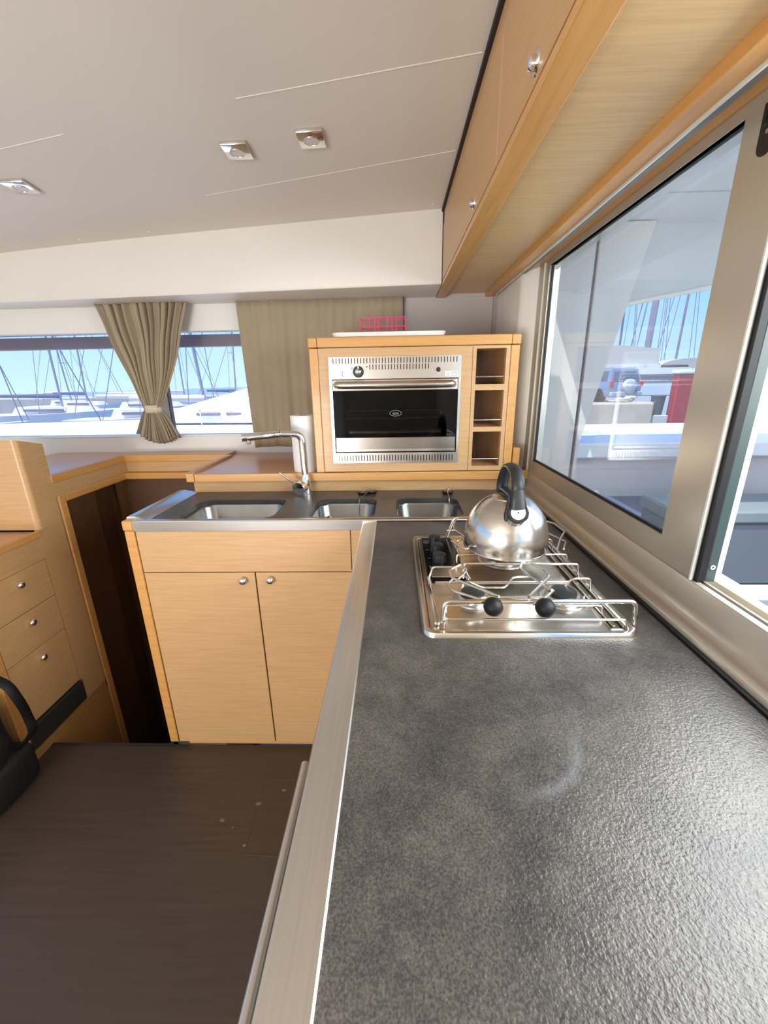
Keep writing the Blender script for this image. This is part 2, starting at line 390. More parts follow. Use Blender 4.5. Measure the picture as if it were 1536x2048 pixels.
# sliding sash, its own moving part of the window
obj('sash_stile', B(.552, .572, 1.655, 1.70, 1.066, 1.83), alu, w2)
obj('sash_stile', B(.552, .572, .712, .812, 1.066, 1.83, bev=.0012), alu, w2)
obj('sash_rail', B(.553, .572, .812, 1.655, 1.066, 1.117), alu, w2)
obj('sash_rail', B(.553, .572, .812, 1.655, 1.812, 1.835), alu, w2)
obj('stile_bead', B(.5505, .556, .7085, .7125, 1.066, 1.83), alu_light, w2)
obj('pane', B(.562, .566, .81, 1.66, 1.11, 1.82), pane_side, w2)
for a in ((.558, .5645, .812, .8165, 1.117, 1.812), (.558, .5645, 1.645, 1.655, 1.117, 1.812), (.558, .5645, .812, 1.655, 1.117, 1.1235)):
    obj('glazing_seal', B(*a), rubber, w2)
obj('brush_seal', B(.558, .572, .700, .7095, 1.060, 1.83, bev=.001), rubber, w2)
obj('seal_carrier', B(.572, .590, .700, .712, 1.066, 1.83, bev=.001), mat('carrier_green', (.028, .048, .045), .4), w2)
obj('carrier_screw', lathe(bmesh.new(), [(.0022, 0), (.0022, .0015), (.0045, .0015), (.0045, 0)], 12, xf((.580, .6995, 1.096), (0, -1, 0))), alu_light, w2)
obj('far_pane_seal', B(.604, .608, 1.40, 1.418, 1.07, 1.82), mat('seal_plum', (.045, .03, .035), .5), w2)
# lock recess in the stile
bm = prism(bmesh.new(), [(.5512, .757 + .0145 * math.cos(a), 1.757 + .0145 * math.sin(a)) for a in [PI * k / 8 for k in range(16 + 1)][8:17]] + [(.5512, .757 + .0145 * math.cos(a), 1.757 + .0145 * math.sin(a)) for a in [PI * (2 - k / 8) for k in range(0)]], (.003, 0, 0)) if False else bmesh.new()
out = [(.5505, .757 + .0155 * math.cos(PI + PI * k / 10), 1.757 + .0155 * math.sin(PI + PI * k / 10)) for k in range(11)] + [(.5505, .7725, 1.8115), (.5505, .7415, 1.8115)]
prism(bm, out, (.003, 0, 0)); lock = obj('lock_plate', bm, mat('lock_black', (.012, .010, .008), .45), w2)
obj('lock_slot', B(.5488, .5506, .750, .764, 1.778, 1.806, bev=.0006), black_g, lock)
obj('lock_screw', lathe(bmesh.new(), [(0, .001), (.003, .001), (.0034, 0)], 12, xf((.5505, .757, 1.772), (-1, 0, 0))), mat('brass', (.45, .38, .25), .4, .8), lock)
# outer white jamb of the cabin side seen through the opening
jb = B(.64, .70, .812, .87, .90, 2.1, bev=.006); struct('trim_4', jb, gel_out)
struct('trim_5', B(.625, .66, .70, 1.76, .90, 1.05, bev=.004), gel_out)

# curtain track and wooden valance over the window
tr = bpy.data.objects.new('trim_6', None); COL.objects.link(tr); tr.location = (.5, .9, 1.82); tr['kind'] = 'structure'
obj('valance_board', B(.449, .486, -.6, 2.27, 1.820, 1.90, bev=.0015), edge_y, tr)
obj('curtain_track', B(.486, .490, -.6, 2.20, 1.8145, 1.835), alu_light, tr)
obj('track_strip', B(.4905, .512, -.6, 2.20, 1.822, 1.84), mat('track_grey', (.16, .15, .13), .4), tr)
obj('head_board', B(.512, .5505, -.6, 2.04, 1.833, 1.90), edge_y, tr)

# ================================================================== OVERHEAD CABINET
oc = thing('overhead_cabinet', 'long oak overhead cabinet with two round catches running above the hob and side window', 'cabinet', (.21, .9, 1.82))
obj('carcass', B(.214, .449, -.8, 2.27, 1.845, 2.11), niche_wood, oc)
obj('bottom_rail', B(.208, .256, -.8, 2.26, 1.820, 1.8375, bev=.002, seg=2), edge_y, oc, 'golden solid wood rail')
obj('underside_panel', B(.254, .449, -.8, 2.265, 1.838, 1.846), veneer_u, oc)
obj('top_rail', B(.209, .22, -.8, 2.26, 2.046, 2.093), veneer, oc)
obj('shadow_gap', B(.200, .2135, -.8, 2.0, 2.094, 2.106), mat('gap_dark', (.02, .012, .012), .7), oc)
obj('end_gap', B(.2055, .2085, 1.972, 1.984, 1.838, 2.105), mat('gap_dark', (.02, .012, .012), .7), oc)
for k, (y0, y1, ky) in enumerate(((-.4, .9985, .762), (1.0015, 2.25, 1.248))):
    d = obj('door', B(.207, .2195, y0, y1, 1.839, 2.044, bev=.0008), veneer, oc)
    kn = obj('round_catch', lathe(bmesh.new(), [(.0, .0125), (.007, .012), (.010, .009), (.010, .003), (.015, .002), (.016, 0)], 20, xf((.207, ky, 1.862), (-1, 0, 0))), chrome, d, smooth=35)

# ================================================================== SPOTLIGHTS
def spot(x, y, rz, label):
    z = zc(x) - .0005
    t = thing('ceiling_spotlight', label, 'spotlight', (x, y, z), 'spotlights in the ceiling')
    obj('square_plate', B(x - .037, x + .037, y - .043, y + .043, z - .010, z, bev=.003, seg=2), polished, t, smooth=30)
    obj('lens', lathe(bmesh.new(), [(0, -.0112), (.0205, -.0112), (.0215, -.0100)], 24, Matrix.Translation((x, y, z))), mat('frosted_lens', (.72, .70, .66), .5), t)
    obj('lens_ring', lathe(bmesh.new(), [(.0205, -.0115), (.0208, -.0122), (.0215, -.0122), (.0220, -.010)], 24, Matrix.Translation((x, y, z))), chrome, t, smooth=40)
    t.rotation_euler = (0, -.037, rz); return t
spot(-.452, 1.441, .04, 'square polished spotlight in the middle of the three, its plate mirroring brown')
spot(-.229, 1.410, .0, 'square dark-mirrored spotlight nearest the overhead cabinet')
spot(-1.20, 1.545, .10, 'square spotlight with bright white plate farthest from the overhead cabinet')

# ================================================================== CURTAINS
def curtain_pinched():
    t = thing('tied_curtain', 'pleated taupe curtain gathered by a beige tie between the front window panes', 'curtain', (-1.3, 2.2, 1.13))
    bm = bmesh.new(); nu, nv = 220, 46; rows = []
    zt, ztie, zb = 1.818, 1.312, 1.150
    for j in range(nv + 1):
        v = j / nv; z = zt + (zb - zt) * v
        if z > ztie:
            s = (z - ztie) / (zt - ztie); e_ = s ** .78
            xl = -1.362 + (-1.528 + 1.362) * s ** .92; xr = -1.283 + (-1.058 + 1.283) * e_
            amp = .010 + .008 * s; bulge = .0
        else:
            s = (ztie - z) / (ztie - zb); xl = -1.362 - .072 * s ** .9; xr = -1.283 + .083 * s ** .9; amp = .010 + .014 * s
        row = []
        for i in range(nu + 1):
            u = i / nu
            ph = 2 * PI * (11.5 * u + .35 * math.sin(7 * u + 1.3))
            wv = math.sin(ph) + .35 * math.sin(2.3 * ph + 1.1)
            x = xl + (xr - xl) * u + .0035 * math.sin(ph * 1.0 + 1.2)
            y = 2.205 - .012 * math.sin(PI * u) + amp * wv * (.9 if z > ztie else 1.) + .006 * math.sin(14 * v + 9 * u)
            zz = z
            if z <= ztie: zz = z + .045 * s * (abs(2 * u - 1.1) ** 1.6) - .006 * s * math.sin(ph) ; zz = zz - .018 * s
            row.append(bm.verts.new((x + .045, y, zz)))
        rows.append(row)
    for j in range(nv):
        for i in range(nu): bm.faces.new((rows[j][i], rows[j][i + 1], rows[j + 1][i + 1], rows[j + 1][i]))
    c = obj('cloth', bm, fabric, t, smooth=60)
    sm = c.modifiers.new('thickness', 'SOLIDIFY'); sm.thickness = .0015
    pts = [(-1.2775 + .045 * math.cos(a), 2.203 + .028 * math.sin(a), 1.0) for a in [2 * PI * k / 28 for k in range(28)]]
    bm = bmesh.new(); r0 = [bm.verts.new((p[0], p[1], 1.292)) for p in pts]; r1 = [bm.verts.new((p[0], p[1], 1.332)) for p in pts]
    for k in range(28): bm.faces.new((r0[k], r0[(k + 1) % 28], r1[(k + 1) % 28], r1[k]))
    c2 = obj('tie_band', bm, fabric_t, t, 'pale beige fabric tie', smooth=60); sm = c2.modifiers.new('thickness', 'SOLIDIFY'); sm.thickness = .002
curtain_pinched()
def curtain_flat():
    bm = bmesh.new(); nu, nv = 130, 16; rows = []
    for j in range(nv + 1):
        v = j / nv; row = []
        for i in range(nu + 1):
            u = i / nu; zt_ = 1.824; zb_ = 1.098 + .006 * math.sin(9 * u)
            z = zt_ + (zb_ - zt_) * v
            x = -.782 + .827 * u + .02 * v * (1 - u)
            k = .35 + .65 * v
            y = 2.235 + .006 * k * math.sin(2 * PI * 7 * u + 1.2 * math.sin(5 * u)) + .004 * math.sin(2 * PI * 17 * u + 3 * v) * (.3 + .7 * abs(2 * v - 1)) + .005 * math.sin(2 * PI * 3.1 * u)
            row.append(bm.verts.new((x, y - .015, z)))
        rows.append(row)
    for j in range(nv):
        for i in range(nu): bm.faces.new((rows[j][i], rows[j][i + 1], rows[j + 1][i + 1], rows[j + 1][i]))
    c = tag(obj('drawn_curtain', bm, fabric, smooth=60), 'flat-hanging taupe curtain drawn behind the paper roll and oven cabinet', 'curtain')
    sm = c.modifiers.new('thickness', 'SOLIDIFY'); sm.thickness = .0015
curtain_flat()

# ================================================================== WORKTOPS
CT = .98
# long worktop with a cut-out for the hob
bm = plate_with_holes(bmesh.new(), [(-.064, -.5), (.512, -.5), (.512, 1.300), (-.064, 1.300)], [rrect(.25, .90, .185, .235, .01)], .945, CT)
lw = thing('long_worktop', 'long dark slate-grey textured worktop carrying the hob beside the side window', 'worktop', (.2, .5, .945))
obj('slab', bm, slate, lw)
prof = [(-.110, .932), (-.112, .975), (-.1095, .9795), (-.106, .981), (-.070, .983), (-.0655, .984), (-.0635, .9825), (-.063, .944), (-.068, .932)]
obj('steel_edging', profile_y(bmesh.new(), prof, -.5, 1.3045), steel_y, lw, 'brushed steel edging', smooth=25)
# sink worktop
def bowl_cut(cx0, cx1, y0=1.335, y1=1.574, r=.045): return rrect((cx0 + cx1) / 2, (y0 + y1) / 2, (cx1 - cx0) / 2, (y1 - y0) / 2, r, 7)
bowls = [(-.775, -.430), (-.306, -.073), (.003, .240)]
sw = thing('sink_worktop', 'dark grey worktop around three sunken sinks with brushed steel front edge', 'worktop', (-.2, 1.5, .95))
bm = plate_with_holes(bmesh.new(), [(-.853, 1.327), (.515, 1.327), (.515, 1.70), (-.853, 1.70)], [bowl_cut(a, b_) for a, b_ in bowls], .967, .986)
obj('slab', bm, slate, sw)
prof = [(1.3055, .951), (1.3035, .985), (1.3055, .9885), (1.3085, .9895), (1.324, .9895), (1.327, .988), (1.327, .951)]
obj('steel_front_edging', prism(bmesh.new(), [(-.905, y, z) for y, z in prof], (1.405, 0, 0)), steel, sw, 'brushed steel front edging', smooth=25)
# left raised steel rim
prof = [(-.935, .955), (-.937, .992), (-.934, .9965), (-.906, .9970), (-.900, .9945), (-.868, .9885), (-.853, .9875), (-.853, .955)]
bmr = profile_y(bmesh.new(), prof, 1.33, 1.70)
obj('steel_side_rim', bmr, steel_y, sw, 'raised steel rim on the stairwell side', smooth=25)
for (a, b_), lab in zip(bowls, ('widest steel sink bowl on the stairwell side of the faucet', 'steel sink bowl just beside the faucet base', 'steel sink bowl nearest the hob and kettle')):
    t = thing('sink_bowl', lab, 'sink', ((a + b_) / 2, 1.458, .85), 'three sink bowls')
    bm = bmesh.new(); rings = []
    cxm, cym = (a + b_) / 2, 1.4545
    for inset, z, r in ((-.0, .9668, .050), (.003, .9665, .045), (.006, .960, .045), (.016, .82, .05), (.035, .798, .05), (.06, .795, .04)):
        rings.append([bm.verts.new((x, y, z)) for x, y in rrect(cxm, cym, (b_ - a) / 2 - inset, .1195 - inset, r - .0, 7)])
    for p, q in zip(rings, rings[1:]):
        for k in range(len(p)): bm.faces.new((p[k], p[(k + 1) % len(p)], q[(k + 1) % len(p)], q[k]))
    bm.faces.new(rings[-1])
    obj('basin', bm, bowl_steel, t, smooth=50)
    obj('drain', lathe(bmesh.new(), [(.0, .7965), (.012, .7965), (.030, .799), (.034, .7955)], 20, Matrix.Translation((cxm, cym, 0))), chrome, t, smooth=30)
# overflow knob in the middle bowl
tag(obj('overflow_knob', tube(bmesh.new(), [(-.262, 1.556, .915), (-.262, 1.540, .918)], .0085, 12), chrome), 'small round chrome overflow plug high inside the sink bowl beside the faucet', 'plug')

# black rubber plugs with chains
def plug(x, y, ch, label):
    t = thing('sink_plug', label, 'plug', (x, y, .986), 'rubber sink plugs behind the bowls')
    obj('stopper', lathe(bmesh.new(), [(0, .986), (.017, .986), (.021, .989), (.022, .995), (.0205, .9965), (.008, .998), (0, .998)], 24, Matrix.Translation((x, y, 0))), rubber, t, smooth=40)
    obj('cap_disc', lathe(bmesh.new(), [(.0175, .9962), (.017, .999), (.006, 1.0005), (0, 1.0005)], 24, Matrix.Translation((x, y, 0))), mat('plug_grey', (.08, .075, .07), .35), t)
    obj('pull_ring', tube(bmesh.new(), [(x + .005 * math.cos(k * PI / 6), y, 1.005 + .005 * math.sin(k * PI / 6)) for k in range(12)], .001, 6, closed=True), chrome, t)
    if ch: obj('chain', tube(bmesh.new(), smooth_path(ch, 5), .0012, 6), mat('chain_steel', (.62, .58, .5), .3, 1.), t)
plug(-.135, 1.640, None, 'black rubber sink plug nearer the faucet of the touching pair')
plug(-.100, 1.655, [(-.100, 1.655, 1.006), (-.112, 1.635, 1.0), (-.130, 1.600, .990), (-.142, 1.575, .988), (-.145, 1.566, .975), (-.146, 1.556, .92), (-.150, 1.52, .84)], 'black rubber sink plug whose chain drops into the bowl beside the faucet')
plug(.215, 1.640, [(.215, 1.640, 1.006), (.212, 1.61, .995), (.212, 1.575, .988), (.212, 1.562, .975), (.213, 1.555, .92), (.212, 1.52, .84)], 'lone black rubber sink plug behind the bowl nearest the kettle')

# ================================================================== FAUCET
fx, fy = -.372, 1.650
t = thing('kitchen_faucet', 'tall chrome faucet with swivelled pull-out spout reaching over the widest sink', 'faucet', (fx, fy, .986))
obj('body', lathe(bmesh.new(), [(0, .986), (.024, .986), (.024, .989), (.0215, .990), (.0215, 1.035), (.021, 1.045), (.017, 1.062), (.0145, 1.072), (0, 1.072)], 28, Matrix.Translation((fx, fy, 0))), chrome, t, smooth=35)
obj('pipe', tube(bmesh.new(), soft([(fx, fy, 1.065), (fx - .002, fy, 1.236), (fx - .078, fy - .028, 1.240)], .034, 7), .0145, 18), chrome, t, smooth=40)
hx = obj('spray_head', tube(bmesh.new(), [(fx - .078, fy - .028, 1.240), (fx - .080, fy - .029, 1.240), (fx - .081, fy - .029, 1.240), (-.585, 1.575, 1.233), (-.590, 1.573, 1.233)], .0148, 18, radii=[.0128, .0128, .0148, .0152, .0140]), chrome, t, smooth=40)
obj('joint_ring', tube(bmesh.new(), [(-.4525, 1.6206, 1.2399), (-.4545, 1.6200, 1.2398)], .0151, 18), mat('joint_dark', (.05, .05, .05), .4), hx)
obj('nozzle', lathe(bmesh.new(), [(0, -.020), (.008, -.020), (.0095, -.016), (.0095, 0)], 16, Matrix.Translation((-.567, 1.581, 1.228))), chrome, hx, smooth=40)
ch = obj('cartridge', lathe(bmesh.new(), [(0, 0), (.027, .0), (.0285, .002), (.0285, .045), (.02, .06), (0, .07)], 28, xf((fx - .024, fy - .040, 1.018), (.32, .93, .12))), chrome, t, smooth=35)
obj('lever', tube(bmesh.new(), [(fx - .040, fy - .026, 1.040), (fx - .098, fy - .030, 1.085)], .0042, 12), chrome, ch, smooth=40)

# ================================================================== SINK BASE CABINET
t = thing('sink_cabinet', 'oak base cabinet with two knobbed doors under the sinks', 'cabinet', (-.5, 1.5, 0))
obj('side_post', B(-.940, -.9055, 1.3065, 1.345, .022, .951, bev=.004, seg=2), edge, t, 'orange solid wood corner post')
obj('corner_block', B(-.943, -.9055, 1.3045, 1.345, .9515, .9885, bev=.006, seg=3), edge, t, 'rounded orange wood corner block')
obj('side_panel', B(-.936, -.92, 1.345, 1.70, -.8, .975), veneer, t)
obj('false_drawer_front', B(-.902, -.1565, 1.310, 1.328, .794, .949, bev=.0008), veneer, t)
obj('corner_panel', B(-.1540, -.095, 1.310, 1.328, .022, .949, bev=.0008), veneer, t)
d1 = obj('door', B(-.902, -.5035, 1.310, 1.328, .022, .791, bev=.0008), veneer, t)
d2 = obj('door', B(-.4985, -.1565, 1.310, 1.328, .022, .791, bev=.0008), veneer, t)
def knob_bm(loc, axis=(0, -1, 0)): return lathe(bmesh.new(), [(0, .020), (.007, .0195), (.0125, .016), (.0145, .011), (.013, .006), (.008, .004), (.007, 0)], 24, xf(loc, axis))
obj('knob', knob_bm((-.545, 1.310, .762)), chrome, d1, smooth=50)
obj('knob', knob_bm((-.447, 1.310, .764)), chrome, d2, smooth=50)
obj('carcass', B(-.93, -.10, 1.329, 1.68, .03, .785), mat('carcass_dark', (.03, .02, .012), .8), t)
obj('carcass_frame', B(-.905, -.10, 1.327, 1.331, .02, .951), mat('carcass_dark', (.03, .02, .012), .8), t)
obj('bottom_board', B(-.868, -.10, 1.318, 1.60, .004, .020, bev=.001), edge, t)
# long base cabinet under the long worktop
t = thing('long_cabinet', 'base cabinet under the long worktop with a steel bar handle toward the floor aisle', 'cabinet', (.2, .5, 0))
obj('body', B(-.098, .50, -.5, 1.300, .0, .932), mat('steel_front', (.40, .37, .33), .4, .7), t)
hb = obj('bar_handle', tube(bmesh.new(), [(-.150, -.25, .838), (-.150, .508, .838)], .0075, 16), steel_y, t, 'long brushed steel bar handle', smooth=50)
for y in (.485, -.20): obj('handle_post', tube(bmesh.new(), [(-.150, y, .836), (-.097, y, .836)], .0055, 12), steel, hb, smooth=50)

# ================================================================== LEDGE, UPSTAND
t = thing('galley_ledge', 'raised oak ledge behind the sinks with a glossy reddish top', 'shelf', (-.1, 1.9, .986))
obj('upstand', B(-.868, .545, 1.700, 1.72, .9865, 1.036), veneer, t)
obj('top_board', B(-.875, .55, 1.70, 2.268, 1.040, 1.063), shelf_wood, t, 'glossy reddish top board')
obj('front_trim', B(-.853, .552, 1.680, 1.706, 1.034, 1.069, bev=.003, seg=2), edge, t)
obj('side_trim', B(-.890, -.866, 1.7065, 2.15, 1.040, 1.075, bev=.003, seg=2), edge, t)
obj('corner_block', B(-.890, -.8545, 1.680, 1.706, 1.034, 1.072, bev=.004, seg=2), edge, t)
obj('side_face', B(-.872, -.866, 1.707, 2.15, .90, 1.040), veneer, t)
obj('end_block', B(.486, .516, 1.700, 1.79, 1.070, 1.162, bev=.003), edge, t)

# ledge over the stairwell (front) and left ledge
t = thing('stairwell_ledge', 'angled oak ledge wrapping round the dark stairwell below the front window', 'shelf', (-1.2, 2.2, 1.06))
obj('top_board', plate_with_holes(bmesh.new(), [(-1.90, 1.655), (-1.452, 1.655), (-1.452, 2.145), (-.892, 2.145), (-.892, 2.268), (-1.90, 2.268)], [], 1.05, 1.076), shelf_wood, t, 'glossy pale-pink reflecting top board')
obj('front_trim', B(-1.450, -.892, 2.140, 2.160, 1.042, 1.078, bev=.003, seg=2), edge, t)
obj('side_trim', B(-1.470, -1.448, 1.652, 2.160, 1.042, 1.078, bev=.003, seg=2), edge, t)
obj('apron_panel', B(-1.450, -.892, 2.150, 2.165, .986, 1.041), veneer, t)
obj('header_trim', B(-1.450, -.892, 2.115, 2.150, .952, .986, bev=.005, seg=2), edge, t)

# ================================================================== OVEN CABINET
t = thing('oven_cabinet', 'oak cabinet on the ledge housing the oven and three open niches', 'cabinet', (.07, 1.8, 1.065))
Y0 = 1.690
obj('side_post', B(-.330, -.2965, Y0 - .006, Y0 + .03, 1.070, 1.556, bev=.003, seg=2), edge, t)
obj('side_post', B(.4455, .478, Y0 - .006, Y0 + .03, 1.070, 1.556, bev=.003, seg=2), edge, t)
obj('top_trim', B(-.2975, .4455, Y0 - .008, Y0 + .03, 1.558, 1.594, bev=.003, seg=2), edge, t)
for a, b_ in ((-.332, -.2985), (.4465, .480)): obj('top_corner', B(a, b_, Y0 - .008, Y0 + .03, 1.558, 1.594, bev=.004, seg=2), edge, t)
obj('top_board', B(-.325, .475, Y0 + .03, 2.14, 1.572, 1.593), shelf_wood, t)
for a, b_ in ((-.328, -.31), (.46, .476)): obj('side_panel', B(a, b_, Y0 + .03, 2.13, 1.066, 1.572), veneer, t)
obj('back_panel', B(-.31, .46, 2.08, 2.09, 1.066, 1.572), niche_wood, t)
# front frame round the oven (four rails mitred into one picture-frame part)
bm = bmesh.new()
for a in ((-.2955, -.257, 1.072, 1.556), (.259, .3005, 1.072, 1.556), (-.257, .259, 1.5235, 1.556), (-.257, .259, 1.072, 1.1085)): box(bm, a[0], a[1], Y0, Y0 + .018, a[2], a[3])
obj('oven_surround', bm, veneer, t)
# niches
nz = [(1.415, 1.545), (1.250, 1.392), (1.092, 1.231)]
obj('niche_stile', B(.3015, .3155, Y0 - .002, Y0 + .18, 1.072, 1.556), veneer, t)
obj('niche_stile', B(.4285, .4445, Y0 - .002, Y0 + .18, 1.072, 1.556), veneer, t)
obj('niche_top', B(.3155, .4285, Y0 - .002, Y0 + .18, 1.545, 1.556), veneer, t)
obj('niche_shelf', B(.3155, .4285, Y0 - .002, Y0 + .18, 1.392, 1.414), veneer, t)
obj('niche_shelf', B(.3155, .4285, Y0 - .002, Y0 + .18, 1.231, 1.250), veneer, t)
obj('niche_shelf', B(.3155, .4285, Y0 - .002, Y0 + .18, 1.072, 1.091), veneer, t)
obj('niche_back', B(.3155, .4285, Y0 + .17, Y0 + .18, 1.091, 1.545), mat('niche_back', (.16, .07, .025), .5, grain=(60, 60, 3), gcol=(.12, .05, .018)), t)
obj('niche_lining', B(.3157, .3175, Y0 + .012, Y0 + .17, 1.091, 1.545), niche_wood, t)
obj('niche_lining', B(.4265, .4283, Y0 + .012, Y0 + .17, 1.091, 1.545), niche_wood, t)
for z in (1.442, 1.276, 1.118): obj('retaining_rod', tube(bmesh.new(), [(.3175, Y0 + .008, z), (.4265, Y0 + .008, z)], .0028, 8), steel, t)

# ================================================================== OVEN
t = thing('built_in_oven', 'built-in steel oven with dark glass door and slotted vents above and below', 'oven', (0, 1.7, 1.108))
F = 1.684
bm = bmesh.new()
for a in ((-.2565, .2585, 1.441, 1.523), (-.2565, .2585, 1.109, 1.151), (-.2565, -.246, 1.151, 1.441), (.249, .2585, 1.151, 1.441)): box(bm, a[0], a[1], F, F + .022, a[2], a[3])
fas = obj('steel_fascia', bm, mat('fascia_steel', (.72, .69, .65), .2, 1.), t)
slots = bmesh.new()
for k in range(41): x = -.238 + .01195 * k; box(slots, x - .0016, x + .0016, F - .0006, F + .004, 1.4985, 1.5185)
for k in range(20): x = -.0955 + .01195 * k; box(slots, x - .0016, x + .0016, F - .0006, F + .004, 1.475, 1.4945)
for k in range(41): x = -.232 + .01165 * k; box(slots, x - .0018, x + .0018, F - .0006, F + .004, 1.1175, 1.1415)
o = obj('vent_slots', slots, black_g, t); o['kind'] = 'stuff'
kn = obj('control_knob', lathe(bmesh.new(), [(0, .006), (.018, .006), (.0215, .003), (.0215, 0)], 28, xf((-.141, F, 1.468), (0, -1, 0))), black_p, t, smooth=40)
obj('knob_grip', lathe(bmesh.new(), [(0, .020), (.008, .0195), (.0115, .016), (.012, .006)], 24, xf((-.141, F, 1.468), (0, -1, 0))), chrome, kn, smooth=45)
obj('knob_pointer', B(-.1445, -.1375, F - .014, F - .005, 1.472, 1.490, bev=.0012), chrome, kn)
obj('ignition_button', lathe(bmesh.new(), [(0, .005), (.006, .005), (.0085, .002), (.009, 0)], 20, xf((.170, F, 1.472), (0, -1, 0))), black_p, t, smooth=40)
ink = mat('printed_black', (.01, .01, .01), .5)
obj('scale_mark', tube(bmesh.new(), [(-.1715, F - .0004, 1.4815), (-.166, F - .0004, 1.4805), (-.161, F - .0004, 1.4835)], .0009, 5), ink, t)
obj('scale_mark', tube(bmesh.new(), [(-.112, F - .0004, 1.4845), (-.107, F - .0004, 1.4865), (-.102, F - .0004, 1.4855)], .0012, 5), ink, t)
bm = bmesh.new(); box(bm, -.2055, -.2035, F - .0005, F, 1.452, 1.473); box(bm, -.2035, -.198, F - .0005, F, 1.452, 1.454); box(bm, -.2035, -.199, F - .0005, F, 1.471, 1.473); obj('switch_mark', bm, ink, t)
st_ = obj('warning_sticker', B(.196, .246, F - .0006, F, 1.445, 1.466), mat('sticker', (.62, .64, .58), .4), t)
obj('warning_triangle', tube(bmesh.new(), [(.202, F - .0008, 1.4495), (.2135, F - .0008, 1.4495), (.2078, F - .0008, 1.4605)], .0007, 4, closed=True), ink, st_)
obj('sticker_frame', tube(bmesh.new(), [(.222, F - .0008, 1.449), (.240, F - .0008, 1.449), (.240, F - .0008, 1.461), (.222, F - .0008, 1.461)], .0006, 4, closed=True), ink, st_)
# cavity
cav = bmesh.new()
for a in ((-.235, -.232, F + .03, F + .36, 1.16, 1.43), (.232, .235, F + .03, F + .36, 1.16, 1.43), (-.235, .235, F + .355, F + .36, 1.16, 1.43), (-.235, .235, F + .03, F + .36, 1.157, 1.16), (-.235, .235, F + .03, F + .36, 1.43, 1.433)): box(cav, *a)
obj('cavity', cav, mat('enamel', (.02, .02, .021), .25), t)
rack = bmesh.new()
for k in range(12): x = -.20 + k * .0364; tube(rack, [(x, F + .06, 1.285), (x, F + .33, 1.285)], .0018, 6)
for y in (.06, .33): tube(rack, [(-.22, F + y, 1.285), (.22, F + y, 1.285)], .0024, 6)
tube(rack, soft([(-.19, F + .06, 1.285), (-.19, F + .06, 1.315), (.19, F + .06, 1.315), (.19, F + .06, 1.285)], .008), .0022, 6)
obj('wire_rack', rack, chrome, t)
obj('drip_tray', B(-.20, .20, F + .06, F + .32, 1.215, 1.24, bev=.008), satin, t)
# door
door = obj('oven_door', B(-.2440, .2470, F - .006, F + .018, 1.3965, 1.4385, bev=.002), polished, t, 'polished steel top of door')
obj('door_glass', B(-.2430, .2460, F - .004, F + .002, 1.214, 1.3965), pane_oven, door, 'dark tinted glass')
obj('glass_border', B(-.2430, -.205, F + .003, F + .006, 1.156, 1.3965), black_g, door); obj('glass_border', B(.208, .246, F + .003, F + .006, 1.156, 1.3965), black_g, door)
obj('door_foot', B(-.2400, .2430, F - .005, F + .015, 1.1565, 1.214, bev=.001), mat('dull_steel', (.34, .31, .28), .22, 1.), door)
obj('foot_lip', B(-.2400, .2430, F - .007, F - .005, 1.1570, 1.168, bev=.0006), satin, door)
hp = smooth_path([(-.226, F - .008, 1.4205), (-.222, F - .026, 1.4195), (-.19, F - .036, 1.419), (0, F - .040, 1.4185), (.19, F - .036, 1.419), (.222, F - .026, 1.4195), (.226, F - .008, 1.4205)], 8)
obj('handle', tube(bmesh.new(), hp, .0145, 16, flat=(0, 0, 1)), satin, door, smooth=60)
logo_m = mat('etched_grey', (.24, .25, .26), .35)
obj('logo_oval', tube(bmesh.new(), [(.003 + .0235 * math.cos(a), F - .0046, 1.3090 + .0110 * math.sin(a)) for a in [2 * PI * k / 28 for k in range(28)]], .0009, 5, closed=True), logo_m, door)
def text(body, size, loc, rot_, m, parent, name='lettering', ext=.0002):
    c = bpy.data.curves.new(name, 'FONT'); c.body = body; c.size = size; c.extrude = ext; c.align_x = 'CENTER'; c.align_y = 'CENTER'; c.resolution_u = 2
    o = bpy.data.objects.new(name, c); me = bpy.data.meshes.new_from_object(o); bpy.data.objects.remove(o)
    me.materials.append(m); o = bpy.data.objects.new(name, me); COL.objects.link(o); o.parent = parent
    o.location = Vector(loc) - wpos(parent); o.rotation_euler = rot_; return o
text('eno', .017, (.003, F - .0046, 1.3092), (PI / 2, 0, 0), logo_m, door)

# ================================================================== THINGS ON CABINET AND LEDGE
bm = bmesh.new(); out = rrect(-.022, 1.78, .222, .075, .03, 6); rings = []
for ins, z in ((.018, 1.5945), (.006, 1.597), (.0, 1.612), (.004, 1.613), (.011, 1.600), (.024, 1.598)):
    rings.append([bm.verts.new((x, y, z)) for x, y in rrect(-.022, 1.775, .222 - ins, .075 - ins, .03 - ins * .6, 6)])
for p, q in zip(rings, rings[1:]):
    for k in range(len(p)): bm.faces.new((p[k], p[(k + 1) % len(p)], q[(k + 1) % len(p)], q[k]))
bm.faces.new(rings[0]); bm.faces.new(rings[-1])
tag(obj('serving_tray', bm, mat('white_ceramic', (.80, .76, .72), .25), smooth=40), 'long white tray lying on top of the oven cabinet', 'tray')
bm = bmesh.new(); x0, x1, ya, yb, z0, z1 = -.132, .044, 1.745, 1.815, 1.6005, 1.668
for z in (z0 + .002, (z0 + z1) / 2 + .002, z1):
    tube(bm, [(x0, ya, z), (x1, ya, z), (x1, yb, z), (x0, yb, z)], .0018, 6, closed=True)
for i in range(6):
    x = x0 + (x1 - x0) * i / 5
    tube(bm, [(x, ya, z1), (x, ya, z0 + .002), (x, yb, z0 + .002), (x, yb, z1)], .0013, 5)
